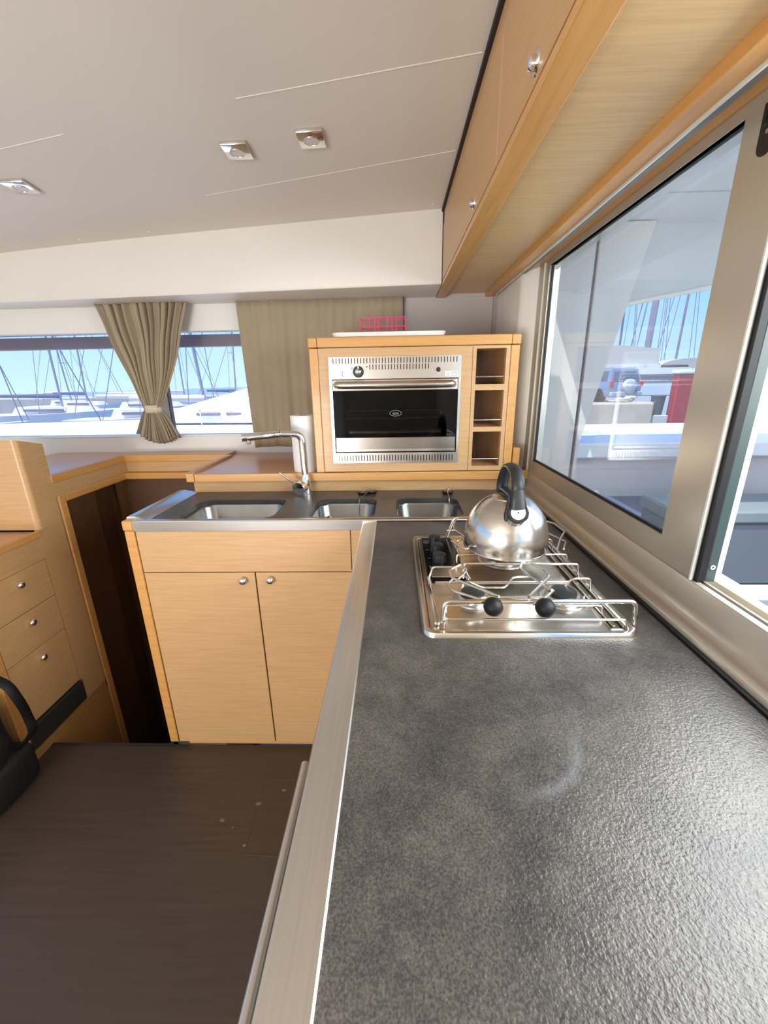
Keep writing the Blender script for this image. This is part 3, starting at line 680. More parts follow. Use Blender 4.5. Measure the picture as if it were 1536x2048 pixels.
for i in range(1, 3):
    y = ya + (yb - ya) * i / 3
    tube(bm, [(x0, y, z1), (x0, y, z0 + .002), (x1, y, z0 + .002), (x1, y, z1)], .0013, 5)
tube(bm, [(-.075, ya - .001, z1), (-.075, ya - .001, z0)], .0015, 5); tube(bm, [(-.008, ya - .001, z1), (-.008, ya - .001, z0)], .0015, 5)
tag(obj('wire_basket', bm, pink), 'small pink wire basket standing on the white tray', 'basket')
t = thing('paper_towel_roll', 'white kitchen paper roll standing against the side of the oven cabinet', 'paper roll', (-.386, 1.745, 1.063))
obj('roll', lathe(bmesh.new(), [(.018, 1.064), (.050, 1.064), (.0515, 1.067), (.0515, 1.300), (.049, 1.3025), (.018, 1.3025)], 40, Matrix.Translation((-.386, 1.745, 0))), paper, t, smooth=40)
obj('core', lathe(bmesh.new(), [(.018, 1.064), (.018, 1.303), (.0165, 1.303), (.0165, 1.064)], 24, Matrix.Translation((-.386, 1.745, 0))), mat('cardboard', (.35, .25, .15), .9), t, smooth=40)

# ================================================================== LEFT CABINET (chart table with drawers) AND STAIRWELL
X = -1.45
t = thing('chart_table_cabinet', 'tall oak cabinet with a chart table notch and three knobbed drawers by the stairwell', 'cabinet', (-1.6, 1.45, 0))
def tall_top_z(x, y): return 1.209 - .26 * (y - 1.655) - .02 * (x + 1.45)
pl = [(-1.95, 1.655), (-1.95, 1.532), (-1.47, 1.532)] + [(-1.47 + .02 * math.sin(a), 1.552 - .02 * math.cos(a)) for a in [PI / 2 * k / 6 for k in range(1, 7)]] + [(X, 1.655)]
bm = bmesh.new(); lo = [bm.verts.new((x, y, .8765)) for x, y in pl]; hi = [bm.verts.new((x, y, tall_top_z(x, y))) for x, y in pl]
bm.faces.new(lo); bm.faces.new(hi)
for k in range(len(pl)): bm.faces.new((lo[k], lo[(k + 1) % len(pl)], hi[(k + 1) % len(pl)], hi[k]))
obj('tall_front', bm, veneer, t, smooth=30)
obj('desk_top', B(-1.95, X - .014, 1.20, 1.535, .852, .868), shelf_wood, t)
obj('desk_edge_trim', B(X - .014, X + .004, 1.20, 1.530, .848, .876, bev=.004, seg=2), edge, t)
obj('lower_front', B(X - .020, X, 1.530, 1.655, .04, .876), veneer, t)
obj('upper_rail', B(X - .020, X, 1.238, 1.530, .757, .848), veneer, t)
obj('drawer_stile', B(X - .020, X, 1.5205, 1.530, .155, .757), veneer, t)
obj('corner_post', B(X - .03, X + .002, 1.200, 1.236, .0, .848, bev=.004, seg=2), edge, t, 'orange solid wood corner post')
obj('carcass_side', B(-1.95, X - .03, 1.202, 1.215, .0, .848), veneer, t)
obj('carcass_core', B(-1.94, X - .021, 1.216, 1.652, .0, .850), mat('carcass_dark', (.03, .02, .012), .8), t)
for z0, z1, kz in ((.5925, .7550, .708), (.4285, .5895, .543), (.1560, .4255, .380)):
    d = obj('drawer', B(X - .019, X + .0005, 1.2385, 1.5180, z0, z1, bev=.0008), veneer, t)
    obj('knob', knob_bm((X, 1.381, kz), (1, 0, 0)), chrome, d, smooth=50)
obj('toe_kick', B(X - .01, X + .012, 1.236, 1.522, .052, .150, bev=.004), mat('toe_dark', (.030, .028, .027), .35), t, 'dark plinth strip')

# opening in the left side of the stairwell
sw_ = bpy.data.objects.new('stairwell', None); COL.objects.link(sw_); sw_.location = (-1.2, 1.7, -.8); sw_['kind'] = 'structure'
obj('door_jamb', B(X - .03, X + .004, 1.660, 1.700, -.80, .985, bev=.006, seg=2), edge, sw_)
obj('side_header', B(X - .03, X + .004, 1.700, 2.150, .950, .985, bev=.006, seg=2), edge, sw_)
obj('side_apron', B(X - .020, X, 1.655, 2.150, .985, 1.042), veneer, sw_)
obj('jamb_panel', B(X - .020, X, 1.653, 1.6605, .0, .985), veneer, sw_)
obj('lower_panel', B(X - .03, X, 1.20, 1.660, -.80, .040), mat('stair_panel', (.40, .20, .06), .5, grain=(3, 3, 80), gcol=(.33, .16, .045)), sw_)
obj('far_panel', B(-1.90, -.80, 2.165, 2.20, -.8, 1.05), shaded_dark_wood, sw_)
obj('side_door_panel', B(-1.56, -1.53, 1.70, 1.975, -.8, 1.05), shaded_dark_wood, sw_)
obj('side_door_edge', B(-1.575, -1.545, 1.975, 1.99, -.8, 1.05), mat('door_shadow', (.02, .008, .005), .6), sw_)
obj('side_recess', B(-1.62, -1.585, 1.99, 2.17, -.8, 1.05), shaded_dark_wood, sw_)
obj('recess_top', B(-1.9, X - .03, 1.66, 2.17, 1.0, 1.04), shaded_dark_wood, sw_)
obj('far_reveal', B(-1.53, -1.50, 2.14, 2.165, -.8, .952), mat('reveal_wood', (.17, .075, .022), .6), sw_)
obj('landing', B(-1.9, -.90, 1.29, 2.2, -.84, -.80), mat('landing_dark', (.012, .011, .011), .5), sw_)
obj('riser', B(-1.50, -.90, 1.29, 1.314, -.80, -.03), shaded_dark_wood, sw_)
obj('right_side', B(-.95, -.937, 1.70, 2.17, -.80, .93), shaded_dark_wood, sw_)

# ================================================================== BAG
t = thing('travel_bag', 'black nylon bag slumped on the floor against the drawer cabinet', 'bag', (-1.65, 1.0, 0))
bm = bmesh.new(); bmesh.ops.create_icosphere(bm, subdivisions=4, radius=1)
for v in bm.verts:
    p = v.co.copy(); q = Vector([math.copysign(abs(c) ** .62, c) for c in p])
    n = .03 * math.sin(9 * p.x + 4 * p.z) * math.cos(7 * p.y) + .02 * math.sin(17 * p.z + 5 * p.y)
    zz = max(-.98, q.z); w = 1.0 - .20 * max(0, zz) ** 2 + .06 * (zz < -.6)
    v.co = Vector((-1.620 + (.232 * w + n * .4) * q.x, 1.035 + (.155 * w + n * .4) * q.y, .215 + .213 * zz + n * .2 * (zz > 0)))
obj('body', bm, bag_m, t, smooth=70)
obj('base_flap', B(-1.56, -1.375, .98, 1.19, .002, .16, bev=.03, seg=3), bag_m, t, smooth=60)
sp_ = smooth_path([(-1.50, 1.15, .50), (-1.39, 1.16, .44), (-1.355, 1.16, .37), (-1.352, 1.17, .28), (-1.345, 1.16, .22), (-1.40, 1.14, .16)], 6)
obj('shoulder_strap', tube(bmesh.new(), sp_, .018, 10, radii=[(.004, .017)] * len(sp_), flat=(1, 0, 0)), rubber, t, smooth=50)
obj('zip_pull', tube(bmesh.new(), [(-1.420, 1.10, .36), (-1.412, 1.10, .33)], .006, 8), mat('grey_plastic', (.25, .26, .26), .4), t)

# ================================================================== HOB
t = thing('gas_hob', 'low steel three-burner gas hob with wire fiddles and pot clamps set in the worktop', 'hob', (.25, .9, .98))
bm = bmesh.new()
ring_defs = ((.0, .980), (.001, .984), (.004, .9885), (.009, .9895), (.013, .9885), (.017, .9845), (.022, .9840))
cx_, cy2, hx_, hy_ = .2465, .900, .1985, .2525; rings = []
for ins, z in ring_defs:
    rings.append([bm.verts.new((x, y, z)) for x, y in rrect(cx_, cy2, hx_ - ins, hy_ - ins, .024 - ins * .7, 6)])
for p, q in zip(rings, rings[1:]):
    for k in range(len(p)): bm.faces.new((p[k], p[(k + 1) % len(p)], q[(k + 1) % len(p)], q[k]))
bm.faces.new(rings[-1])
obj('tray', bm, satin, t, smooth=30)
cpn = obj('control_panel', B(.0735, .160, .880, 1.134, .9842, .9885, bev=.001), black_g, t, 'glossy black control strip')
kprof = [(0, .0205), (.0145, .0205), (.0165, .019), (.0175, .002), (.0175, 0)]
for y in (1.098, 1.036, .970): 
    k = obj('knob', lathe(bmesh.new(), kprof, 28, Matrix.Translation((.111, y, .9885))), black_p, cpn, smooth=40)
text('N', .011, (.088, 1.098, .9887), (0, 0, 0), mat('print_grey', (.3, .3, .3), .5), cpn)
obj('logo_ring', tube(bmesh.new(), [(.088 + .0085 * math.cos(a), 1.098 + .0085 * math.sin(a), .9887) for a in [2 * PI * k / 20 for k in range(20)]], .0006, 4, closed=True), mat('print_grey', (.3, .3, .3), .5), cpn)
for y in (1.04, .985, .935, .905): obj('scale_tick', B(.083, .090, y, y + .001, .9885, .9888), mat('print_grey', (.3, .3, .3), .5), cpn)
obj('inner_ridge', B(.162, .172, .870, 1.130, .984, .9925, bev=.003, seg=2), polished, t, smooth=40)
obj('inner_ridge', B(.072, .082, .680, .876, .984, .9925, bev=.003, seg=2), polished, t, smooth=40)
obj('end_plate', B(.084, .165, .868, .922, .9925, .9945, bev=.0008), satin, t)
for x in (.402, .420): obj('side_rod', tube(bmesh.new(), [(x, .668, .991), (x, 1.132, .991)], .0028, 8), satin, t, smooth=50)
obj('side_channel', B(.398, .424, .668, 1.132, .984, .9875), mat('dull_steel', (.34, .31, .28), .22, 1.), t)
def burner(x, y, r):
    b_ = obj('burner', lathe(bmesh.new(), [(r * 1.45, .9842), (r * 1.40, .9868), (r * 1.25, .9862), (r * 1.12, .986), (r * 1.08, .994), (r * 1.0, .997), (r * .5, .997), (0, .997)], 36, Matrix.Translation((x, y, 0))), mat('burner_alloy', (.55, .53, .50), .3, 1.), t, smooth=35)
    obj('burner_cap', lathe(bmesh.new(), [(r * .80, .997), (r * .84, 1.0), (r * .82, 1.0035), (r * .5, 1.006), (0, 1.0065)], 36, Matrix.Translation((x, y, 0))), black_p, b_, smooth=40)
    obj('spark_pin', tube(bmesh.new(), [(x + r * 1.12, y - r * .5, .986), (x + r * 1.12, y - r * .5, 1.0)], .0016, 6), white_wall, b_)
burner(.163, .782, .030); burner(.352, .782, .033); burner(.275, .985, .042)
wire = mat('bright_wire', (.72, .68, .62), .14, 1.)
def wirepart(name, pts, r, rad=.008, closed=False, m=wire): return obj(name, tube(bmesh.new(), soft(pts, rad) if not closed else pts, r, 10, closed=closed), m, t, smooth=60)
# fiddle rails
wirepart('fiddle_rail', [(.086, .678, .990), (.090, .682, 1.036), (.442, .682, 1.036), (.445, .678, .990)], .0045, .012, m=polished)
wirepart('fiddle_rail', [(.150, 1.138, .990), (.170, 1.134, 1.050), (.425, 1.128, 1.050), (.428, 1.132, .990)], .0038, .012, m=polished)
# pan supports
wirepart('pan_support', [(.088, .668, .989), (.088, .664, 1.010), (.418, .662, 1.010), (.425, .664, .989)], .0022)
wirepart('pan_support', [(.098, .722, .989), (.098, .722, 1.004), (.150, .725, 1.004), (.175, .745, 1.010), (.300, .745, 1.010), (.325, .722, 1.004), (.405, .722, 1.004), (.405, .722, .989)], .0022)
wirepart('pan_support', [(.078, .872, .992), (.084, .866, 1.020), (.156, .866, 1.020), (.166, .866, 1.000), (.172, .866, .990)], .0026)
wirepart('pan_support', [(.160, .800, 1.014), (.185, .800, 1.002), (.235, .800, 1.002), (.258, .826, 1.014), (.300, .826, 1.014), (.322, .800, 1.002), (.362, .800, 1.002), (.378, .806, 1.020), (.418, .806, 1.020), (.420, .806, .990)], .0024)
wirepart('pan_support', [(.156, .868, .990), (.156, .868, 1.018), (.158, .872, 1.026), (.416, .866, 1.026), (.420, .866, .990)], .0030)
wirepart('pan_support', [(.150, .938, .990), (.150, .938, 1.020), (.418, .934, 1.020), (.422, .934, .990)], .0024)
wirepart('pan_support', [(.166, 1.035, .990), (.166, 1.035, 1.020), (.418, 1.035, 1.020), (.422, 1.035, .990)], .0024)
obj('tray_divider', B(.090, .400, .856, .860, .984, .9875, bev=.001), satin, t)
# pot clamps: bent wires hinged on the fiddle rails
def clamp(upper, lower, link, kn_, r=.0026):
    c = obj('pot_clamp', tube(bmesh.new(), soft(upper, .007, 4), r, 10), wire, t, smooth=60)
    obj('clamp_wire', tube(bmesh.new(), soft(lower, .007, 4), r, 10), wire, c, smooth=60)
    if kn_: obj('clamp_knob', lathe(bmesh.new(), [(0, .018), (.009, .0165), (.0155, .011), (.018, .002), (.0165, -.006), (.012, -.012), (.006, -.014), (0, -.014)], 24, xf(kn_, (.12, -1, .25))), rubber, c, smooth=50)
    return c
clamp([(.189, .676, 1.050), (.112, .753, 1.050), (.112, .785, 1.052), (.140, .812, 1.052), (.148, .790, 1.050), (.137, .765, 1.050), (.120, .745, 1.046)],
      [(.165, .685, 1.036), (.111, .725, 1.036), (.104, .748, 1.038), (.116, .762, 1.042)], None, (.177, .668, 1.034))
clamp([(.245, .681, 1.046), (.314, .764, 1.046), (.312, .797, 1.048), (.293, .824, 1.050), (.275, .826, 1.050), (.262, .797, 1.048), (.272, .770, 1.046), (.300, .715, 1.042)],
      [(.252, .672, 1.036), (.275, .690, 1.036), (.304, .716, 1.040)], None, (.270, .664, 1.034))
clamp([(.172, 1.118, 1.050), (.160, 1.075, 1.050), (.158, 1.031, 1.050), (.176, .978, 1.050), (.184, .938, 1.048), (.171, .905, 1.048), (.158, .913, 1.048), (.138, .952, 1.050)],
      [(.134, 1.024, 1.050), (.146, 1.030, 1.050), (.158, 1.031, 1.050)], None, None)
clamp([(.385, 1.128, 1.050), (.412, 1.110, 1.050), (.436, 1.078, 1.050), (.443, 1.020, 1.048), (.415, .975, 1.046), (.385, .915, 1.044)],
      [(.372, 1.110, 1.030), (.405, 1.085, 1.030), (.420, 1.040, 1.030), (.440, 1.000, 1.028), (.418, .955, 1.026)], None, None)

# ================================================================== KETTLE
KX, KY, KZ = .272, .960, 1.0305
t = thing('kettle', 'brushed steel whistling kettle with black arched handle on the rear burner', 'kettle', (KX, KY, KZ))
MT = Matrix.Translation((KX, KY, KZ))
obj('body', lathe(bmesh.new(), [(0, 0), (.088, 0), (.0965, .002), (.1000, .006), (.0992, .009), (.1002, .018), (.1008, .032), (.0992, .048), (.0950, .066), (.0885, .084), (.0775, .101), (.0640, .115), (.0520, .1245), (.0435, .1290), (.0425, .1285), (.0415, .1295)], 72, MT), kettle_steel, t, smooth=30)
obj('base_ring', tube(bmesh.new(), [(KX + .0992 * math.cos(a), KY + .0992 * math.sin(a), KZ + .006) for a in [2 * PI * k / 64 for k in range(64)]], .0022, 6, closed=True), polished, t, smooth=60)
obj('lid', lathe(bmesh.new(), [(.0412, .1285), (.0408, .1305), (.036, .1330), (.020, .1370), (0, .1385)], 48, MT), kettle_steel, t, smooth=40)
u = Vector((-.02, -1, 0)).normalized(); side = Vector((-u.y, u.x, 0))
def K(s, z, off=0.): return Vector((KX, KY, KZ)) + u * s + side * off + Vector((0, 0, z))
# spout
ax = (u * .62 + Vector((0, 0, .78))).normalized()
sb = K(.070, .096)
sp2 = obj('spout', lathe(bmesh.new(), [(.024, -.02), (.0235, -.002), (.0215, .002), (.0180, .012), (.0165, .030)], 32, xf(sb, u * .70 + Vector((0, 0, .72)))), kettle_steel, t, smooth=40)
obj('spout_collar', lathe(bmesh.new(), [(.0225, -.001), (.0245, .0), (.0245, .002), (.0225, .003)], 32, xf(sb, u * .70 + Vector((0, 0, .72)))), polished, sp2, smooth=40)
capc = sb + (u * .70 + Vector((0, 0, .72))).normalized() * .030
cd_ = (u * .90 + Vector((-.16, 0, .40))).normalized()
hand = obj('handle', tube(bmesh.new(), smooth_path([K(.072, .132), K(.078, .158), K(.073, .183), (K(.050, .200)), K(.015, .2065), K(-.02, .199), K(-.048, .177), K(-.064, .150), K(-.062, .128), K(-.044, .122)], 6), .012, 16, radii=None, flat=tuple(side)), black_p, t, 'black arched plastic handle', smooth=60)
# flatten the handle into a broad band
me = hand.data
hs = smooth_path([K(.072, .132), K(.078, .158), K(.073, .183), K(.050, .200), K(.015, .2065), K(-.02, .199), K(-.048, .177), K(-.064, .150), K(-.062, .128), K(-.044, .122)], 6)
rad = [(.0150, .0085)] * len(hs)
bm = tube(bmesh.new(), hs, .01, 16, radii=rad, flat=tuple(side)); bmesh.ops.translate(bm, verts=bm.verts, vec=-Vector((KX, KY, KZ))); bmesh.ops.recalc_face_normals(bm, faces=bm.faces); bm.to_mesh(me); bm.free()
me.polygons.foreach_set('use_smooth', [True] * len(me.polygons))
obj('handle_bridge', tube(bmesh.new(), [K(-.052, .135), K(-.030, .142), K(0, .143), K(.030, .142), K(.060, .140)], .01, 12, radii=[(.012, .006), (.014, .007), (.012, .006), (.011, .007), (.010, .010)], flat=tuple(side)), black_p, hand, smooth=60)
obj('lever_arm', tube(bmesh.new(), [K(.060, .150, -.013), K(.066, .130, -.015), K(.072, .108, -.0205), K(.075, .094, -.021)], .005, 12, radii=[(.006, .007), (.0055, .007), (.0055, .007), (.004, .006)], flat=tuple(side)), black_p, hand, smooth=60)
lv = obj('whistle_lever', tube(bmesh.new(), [K(.083, .168), K(.088, .150), K(.094, .130), capc - cd_ * .004 + Vector((0, 0, .010))], .01, 14, radii=[(.0115, .004), (.0145, .005), (.0180, .005), (.0190, .005)], flat=tuple(side)), black_p, t, 'black lever over the spout', smooth=60)
obj('whistle_cap', lathe(bmesh.new(), [(0, -.012), (.0205, -.012), (.0232, -.006), (.0232, .004), (.0210, .0065), (.0150, .0065)], 32, xf(capc, cd_)), black_p, lv, smooth=40)
obj('whistle_disc', lathe(bmesh.new(), [(.0158, .006), (.0156, .0088), (.0136, .0088), (.0130, .0072), (.002, .0070), (.0018, .004), (0, .004)], 32, xf(capc, cd_)), mat('pale_metal', (.86, .84, .80), .3, .4), lv, 'silver whistle disc with a pin hole', smooth=30)
obj('pin_hole', lathe(bmesh.new(), [(0, .0078), (.0016, .0076)], 10, xf(capc, cd_)), black_g, lv)

# ================================================================== OUTSIDE, FORWARD (left window)
WZ = -1.30
def sea():
    m = mat('harbour_water', (.10, .14, .17), .18, var=(.6, (.14, .18, .20)), bump=.6, bscale=3.)
    o = struct('floor_water', poly(bmesh.new(), [(-160, -60, WZ), (160, -60, WZ), (160, 400, WZ), (-160, 400, WZ)], [(0, 1, 2, 3)]), m); o.name = 'harbour_water'
sea()
# own foredeck
bm = bmesh.new(); prism(bm, [(-6, 2.42, .95), (.6, 2.42, .95), (.6, 2.7, 1.0), (.6, 5.6, .99), (-.5, 6.4, .98), (-6, 5.2, .98)], (0, 0, -.25))
tag(obj('foredeck', bm, gel_out), 'bright white foredeck just outside the front window', 'boat deck')
bm = bmesh.new(); prism(bm, [(-2.75, 4.9, 1.12), (-1.2, 4.75, 1.50), (.5, 4.6, 1.72), (.5, 4.6, 1.001), (-2.9, 4.9, 1.001)], (0, .5, 0))
nb = tag(obj('neighbour_deckhouse', bm, gel_out), 'sloping white deckhouse rising from the foredeck past the curtain tie', 'boat')
for a in ((-2.30, -2.02), (-1.95, -1.5)):
    obj('tinted_window', B(a[0], a[1], 4.80, 4.88, 1.085, 1.125, bev=.01), mat('boat_window', (.16, .13, .16), .2), nb)
obj('stanchion', tube(bmesh.new(), [(-2.2, 4.7, 1.0), (-2.2, 4.7, 1.17)], .006, 6), chrome, nb)

alu_m = mat('mast_alu', (.34, .33, .36), .4, .3); hullw = mat('hull_white', (.72, .73, .76), .4, var=(.5, (.66, .68, .72)))
canvas = mat('sail_canvas', (.55, .52, .50), .8); navy = mat('navy_canvas', (.06, .08, .16), .8); glass_d = mat('boat_window', (.16, .13, .16), .2)
grp = None
def sailboat(x, y, L, yaw_, mast_h, label, group, furl=canvas, lean=0.):
    t = thing('sailing_boat', label, 'boat', (x, y, WZ), group)
    w = L * .16; bm = bmesh.new(); secs = []
    for k in range(9):
        s = k / 8; px = (s - .5) * L; hw = w * math.sin(PI * min(1, .18 + s * .80)) ** .7 if k < 8 else .02
        hw = w * (1 - abs(2 * s - .85) ** 2.6 * .55) if s < .8 else w * (1 - ((s - .8) / .2) ** 1.3 * .98) * .9
        hw = max(hw, .03); fb = .95 + .35 * s ** 2
        secs.append([bm.verts.new(v) for v in ((px, -hw, fb), (px, -hw * .9, .3), (px, -hw * .45, -.15), (px, hw * .45, -.15), (px, hw * .9, .3), (px, hw, fb))])
    for a, b_ in zip(secs, secs[1:]):
        for k in range(6): bm.faces.new((a[k], a[(k + 1) % 6], b_[(k + 1) % 6], b_[k]))
    bm.faces.new(secs[0]); bm.faces.new(secs[-1])
    R = Matrix.Translation((x, y, WZ)) @ Matrix.Rotation(yaw_, 4, 'Z')
    def fin(b2): bmesh.ops.transform(b2, matrix=R, verts=b2.verts); return b2
    obj('hull', fin(bm), hullw, t, smooth=40)
    cb = bmesh.new(); prism(cb, [(-.20 * L, -w * .55, 1.0), (.24 * L, -w * .4, 1.1), (.20 * L, -w * .36, 1.42), (-.17 * L, -w * .5, 1.5)], (0, w * 1.0, 0)); obj('cabin', fin(cb), hullw, t)
    obj('cabin_window', fin(B(-.12 * L, .12 * L, -w * .56, -w * .44, 1.20, 1.34)), glass_d, t)
    m_ = bmesh.new(); tube(m_, [(.06 * L, 0, 1.2), (.06 * L + lean, 0, mast_h)], .075, 8); obj('mast', fin(m_), alu_m, t, smooth=50)
    b2 = bmesh.new(); tube(b2, [(.06 * L, 0, 2.15), (-.32 * L, 0, 2.2)], .13, 8, radii=[.16, .10]); obj('furled_sail', fin(b2), furl, t, smooth=50)
    st = bmesh.new()
    for a, b_ in (((.49 * L, 0, 1.3), (.06 * L + lean, 0, mast_h * .97)), ((-.49 * L, 0, 1.1), (.06 * L + lean, 0, mast_h * .99)), ((.04 * L, -w, 1.1), (.06 * L, 0, mast_h * .8)), ((.04 * L, w, 1.1), (.06 * L, 0, mast_h * .8))): tube(st, [a, b_], .018, 4)
    obj('rigging', fin(st), mat('rigging', (.20, .18, .22), .5), t)
    obj('spreader', fin(tube(bmesh.new(), [(.06 * L, -w * .5, mast_h * .5), (.06 * L, w * .5, mast_h * .5)], .03, 5)), alu_m, t)
    return t
fl = [(-21.5, 18.6, 10, .0, 13, 'white sailing boat at the window edge with a leaning mast', canvas, 1.2),
      (-14.0, 13.6, 9, .0, 12, 'nearest white sailing boat seen before the curtain with grey sail cover', canvas, 0.),
      (-23.5, 28.5, 11, .0, 15, 'distant sailing boat with navy sail cover among several masts', navy, 0.),
      (-20.0, 34, 10, .0, 15, 'farthest sailing boat with a pale furled sail seen before the curtain', canvas, .6),
      (-14.1, 23.8, 9, .0, 13, 'small distant sailing boat close to the tied curtain edge', canvas, -.3),
      (-9.0, 18.8, 9, .0, 12, 'white sailing boat in the strip of window beyond the tied curtain', canvas, -.8),
      (-7.9, 28.5, 10, .0, 13, 'distant sailing boat with navy sail cover beside the drawn curtain', navy, 0.)]
for x, y, L, a, h, lab, fu, ln_ in fl: sailboat(x, y, L, a, h, lab, 'moored boats ahead of the bow', fu, ln_)
for k, (x, y, lab) in enumerate(((-33, 42, 'far sailing boat at the outermost edge of the front window'), (-28.5, 38, 'far sailing boat lying second in the row before the breakwater'), (-22, 43, 'far sailing boat with its mast over the grey sail cover'),
      (-15.5, 40, 'far sailing boat half hidden by the tied curtain'), (-30, 22.5, 'mid-distance sailing boat mostly past the window edge'), (-10.5, 43.6, 'far sailing boat in the narrow strip beside the mullion'), (-38, 31, 'far sailing boat lying behind the leaning mast'))):
    sailboat(x, y, 7 + (k % 3) * .8, 0, 10 + (k * 7 % 5), lab, 'moored boats ahead of the bow', (canvas, navy)[k % 2], (-.5, .3, 0, .6)[k % 4])
tag(obj('breakwater', B(-90, -2, 46, 50, WZ - .2, WZ + 1.6, bev=.1), mat('pale_rock', (.42, .40, .38), .9, var=(.3, (.30, .28, .27)))), 'long pale breakwater wall behind the moored boats ahead', 'breakwater')

# ================================================================== OUTSIDE, AFT COCKPIT SIDE (right window)
shade_gel = gel_out
tag(obj('cockpit_side_panel', prism(bmesh.new(), [(.64, 2.40, .2), (1.042, 2.40, .2), (1.042, 2.40, 1.078), (1.282, 2.40, 2.155), (.64, 2.40, 2.155)], (0, -.04, 0)), mat('panel_grey', (.70, .66, .60), .6, var=(1.5, (.66, .62, .57)))), 'grey-white slanting side panel seen through the sliding window glass', 'panel')
t = thing('hardtop', 'cream cockpit hardtop roof with deep valance seen high through the side window', 'roof', (1.3, 1.4, 2.15))
obj('roof_panel', B(.66, 1.95, 1.15, 2.42, 2.16, 2.22), mat('hardtop_cream', (.72, .71, .67), .5), t)
obj('valance', prism(bmesh.new(), [(.9, 2.42, 1.745), (1.95, 2.42, 1.925), (1.95, 2.42, 2.17), (.9, 2.42, 2.17)], (0, .05, 0)), mat('valance_grey', (.56, .57, .55), .5), t)
obj('valance_piping', tube(bmesh.new(), [(.9, 2.415, 1.742), (1.95, 2.415, 1.922)], .011, 8), mat('piping_cream', (.85, .78, .66), .5), t)
obj('roof_seam', tube(bmesh.new(), [(.9, 2.05, 2.158), (1.95, 2.05, 2.158)], .002, 4), mat('gap_grey', (.4, .4, .38), .6), t)
t = thing('cockpit_coaming', 'white cockpit coaming with sunlit top below the quay view', 'coaming', (1.6, 2.5, .2))
obj('top', B(1.043, 2.6, 2.405, 2.80, .98, 1.07, bev=.01), gel_out, t)
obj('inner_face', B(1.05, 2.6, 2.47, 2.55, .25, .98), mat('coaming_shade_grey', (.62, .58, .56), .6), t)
t = thing('cockpit_bench', 'navy blue cushioned cockpit seat seen low through the window glass', 'seat', (1.5, 2.2, .2))
obj('seat_base', B(.72, 2.4, 1.95, 2.355, .689, .70), gel_out, t)
obj('seat_cushion', B(.74, 2.4, 1.97, 2.355, .701, .775, bev=.03, seg=3), mat('navy_cushion', (.035, .05, .10), .8, var=(9, (.06, .08, .14))), t, smooth=50)
t = thing('storage_box', 'slate-blue lidded cockpit box seen through the open half of the window', 'box', (1.7, 1.5, .4))
obj('box_body', B(1.0, 2.1, 1.40, 1.62, .69, .93, bev=.008), mat('slate_blue', (.060, .075, .098), .6), t)
obj('box_lid', B(.99, 2.11, 1.39, 1.63, .932, .979, bev=.008), mat('slate_blue_light', (.095, .12, .135), .6), t)
tag(obj('cockpit_sole', B(.66, 2.88, -.4, 2.355, .60, .688), mat('sole_grey', (.30, .31, .31), .7)), 'pale grey cockpit ledge under the slate-blue box', 'deck')
tag(obj('hull_side', B(2.9, 3.0, -1.5, 3.85, .6, 3.3, bev=.02), mat('glaring_white', (.86, .87, .86), .5)), 'glaring white boat side beyond the open half of the window', 'boat side')

# quay, concrete wall, car, bins, boats
con = mat('concrete', (.66, .52, .39), .9, var=(.8, (.54, .42, .31)), bump=.6, bscale=3)
tag(obj('concrete_quay', B(-2, 13.0, 21.5, 22.6, -1.5, .22, bev=.08, seg=2), con), 'weathered beige concrete quay block with rounded corner', 'quay')
tag(obj('quay_pavement', B(-2, 13.2, 22.6, 27.4, -1.5, .12), mat('pavement', (.50, .47, .44), .9, var=(.4, (.44, .41, .38)))), 'sunlit grey quay pavement under the parked car', 'pavement')
tag(obj('brick_step', B(13.02, 18, 21.2, 22.5, -1.5, -1.402), mat('red_brick', (.50, .26, .20), .9)), 'low reddish step beside the concrete quay block', 'step')
tag(obj('pale_plinth', B(13.02, 13.85, 21.62, 22.4, -1.401, -.42, bev=.03), mat('plinth_pale', (.62, .56, .50), .9)), 'pale plinth carrying the dark grey bin beside the concrete quay block', 'plinth')
tag(obj('rope_coil', tube(bmesh.new(), [(11.4 + k * .012 + .55 * math.cos(k * .7) * (1 - k / 90), 21.9 + .25 * math.sin(k * .7), .25 + .0045 * k + .05 * math.sin(k * .31)) for k in range(60)], .035, 6), mat('rope', (.62, .56, .42), .9)), 'tangled pale mooring rope on top of the concrete quay block', 'rope')
tag(obj('mooring_line', tube(bmesh.new(), [(9.5, 21.7, .236), (13.1, 21.65, .236)], .015, 5), mat('rope', (.62, .56, .42), .9)), 'thin taut mooring line crossing in front of the car', 'rope')
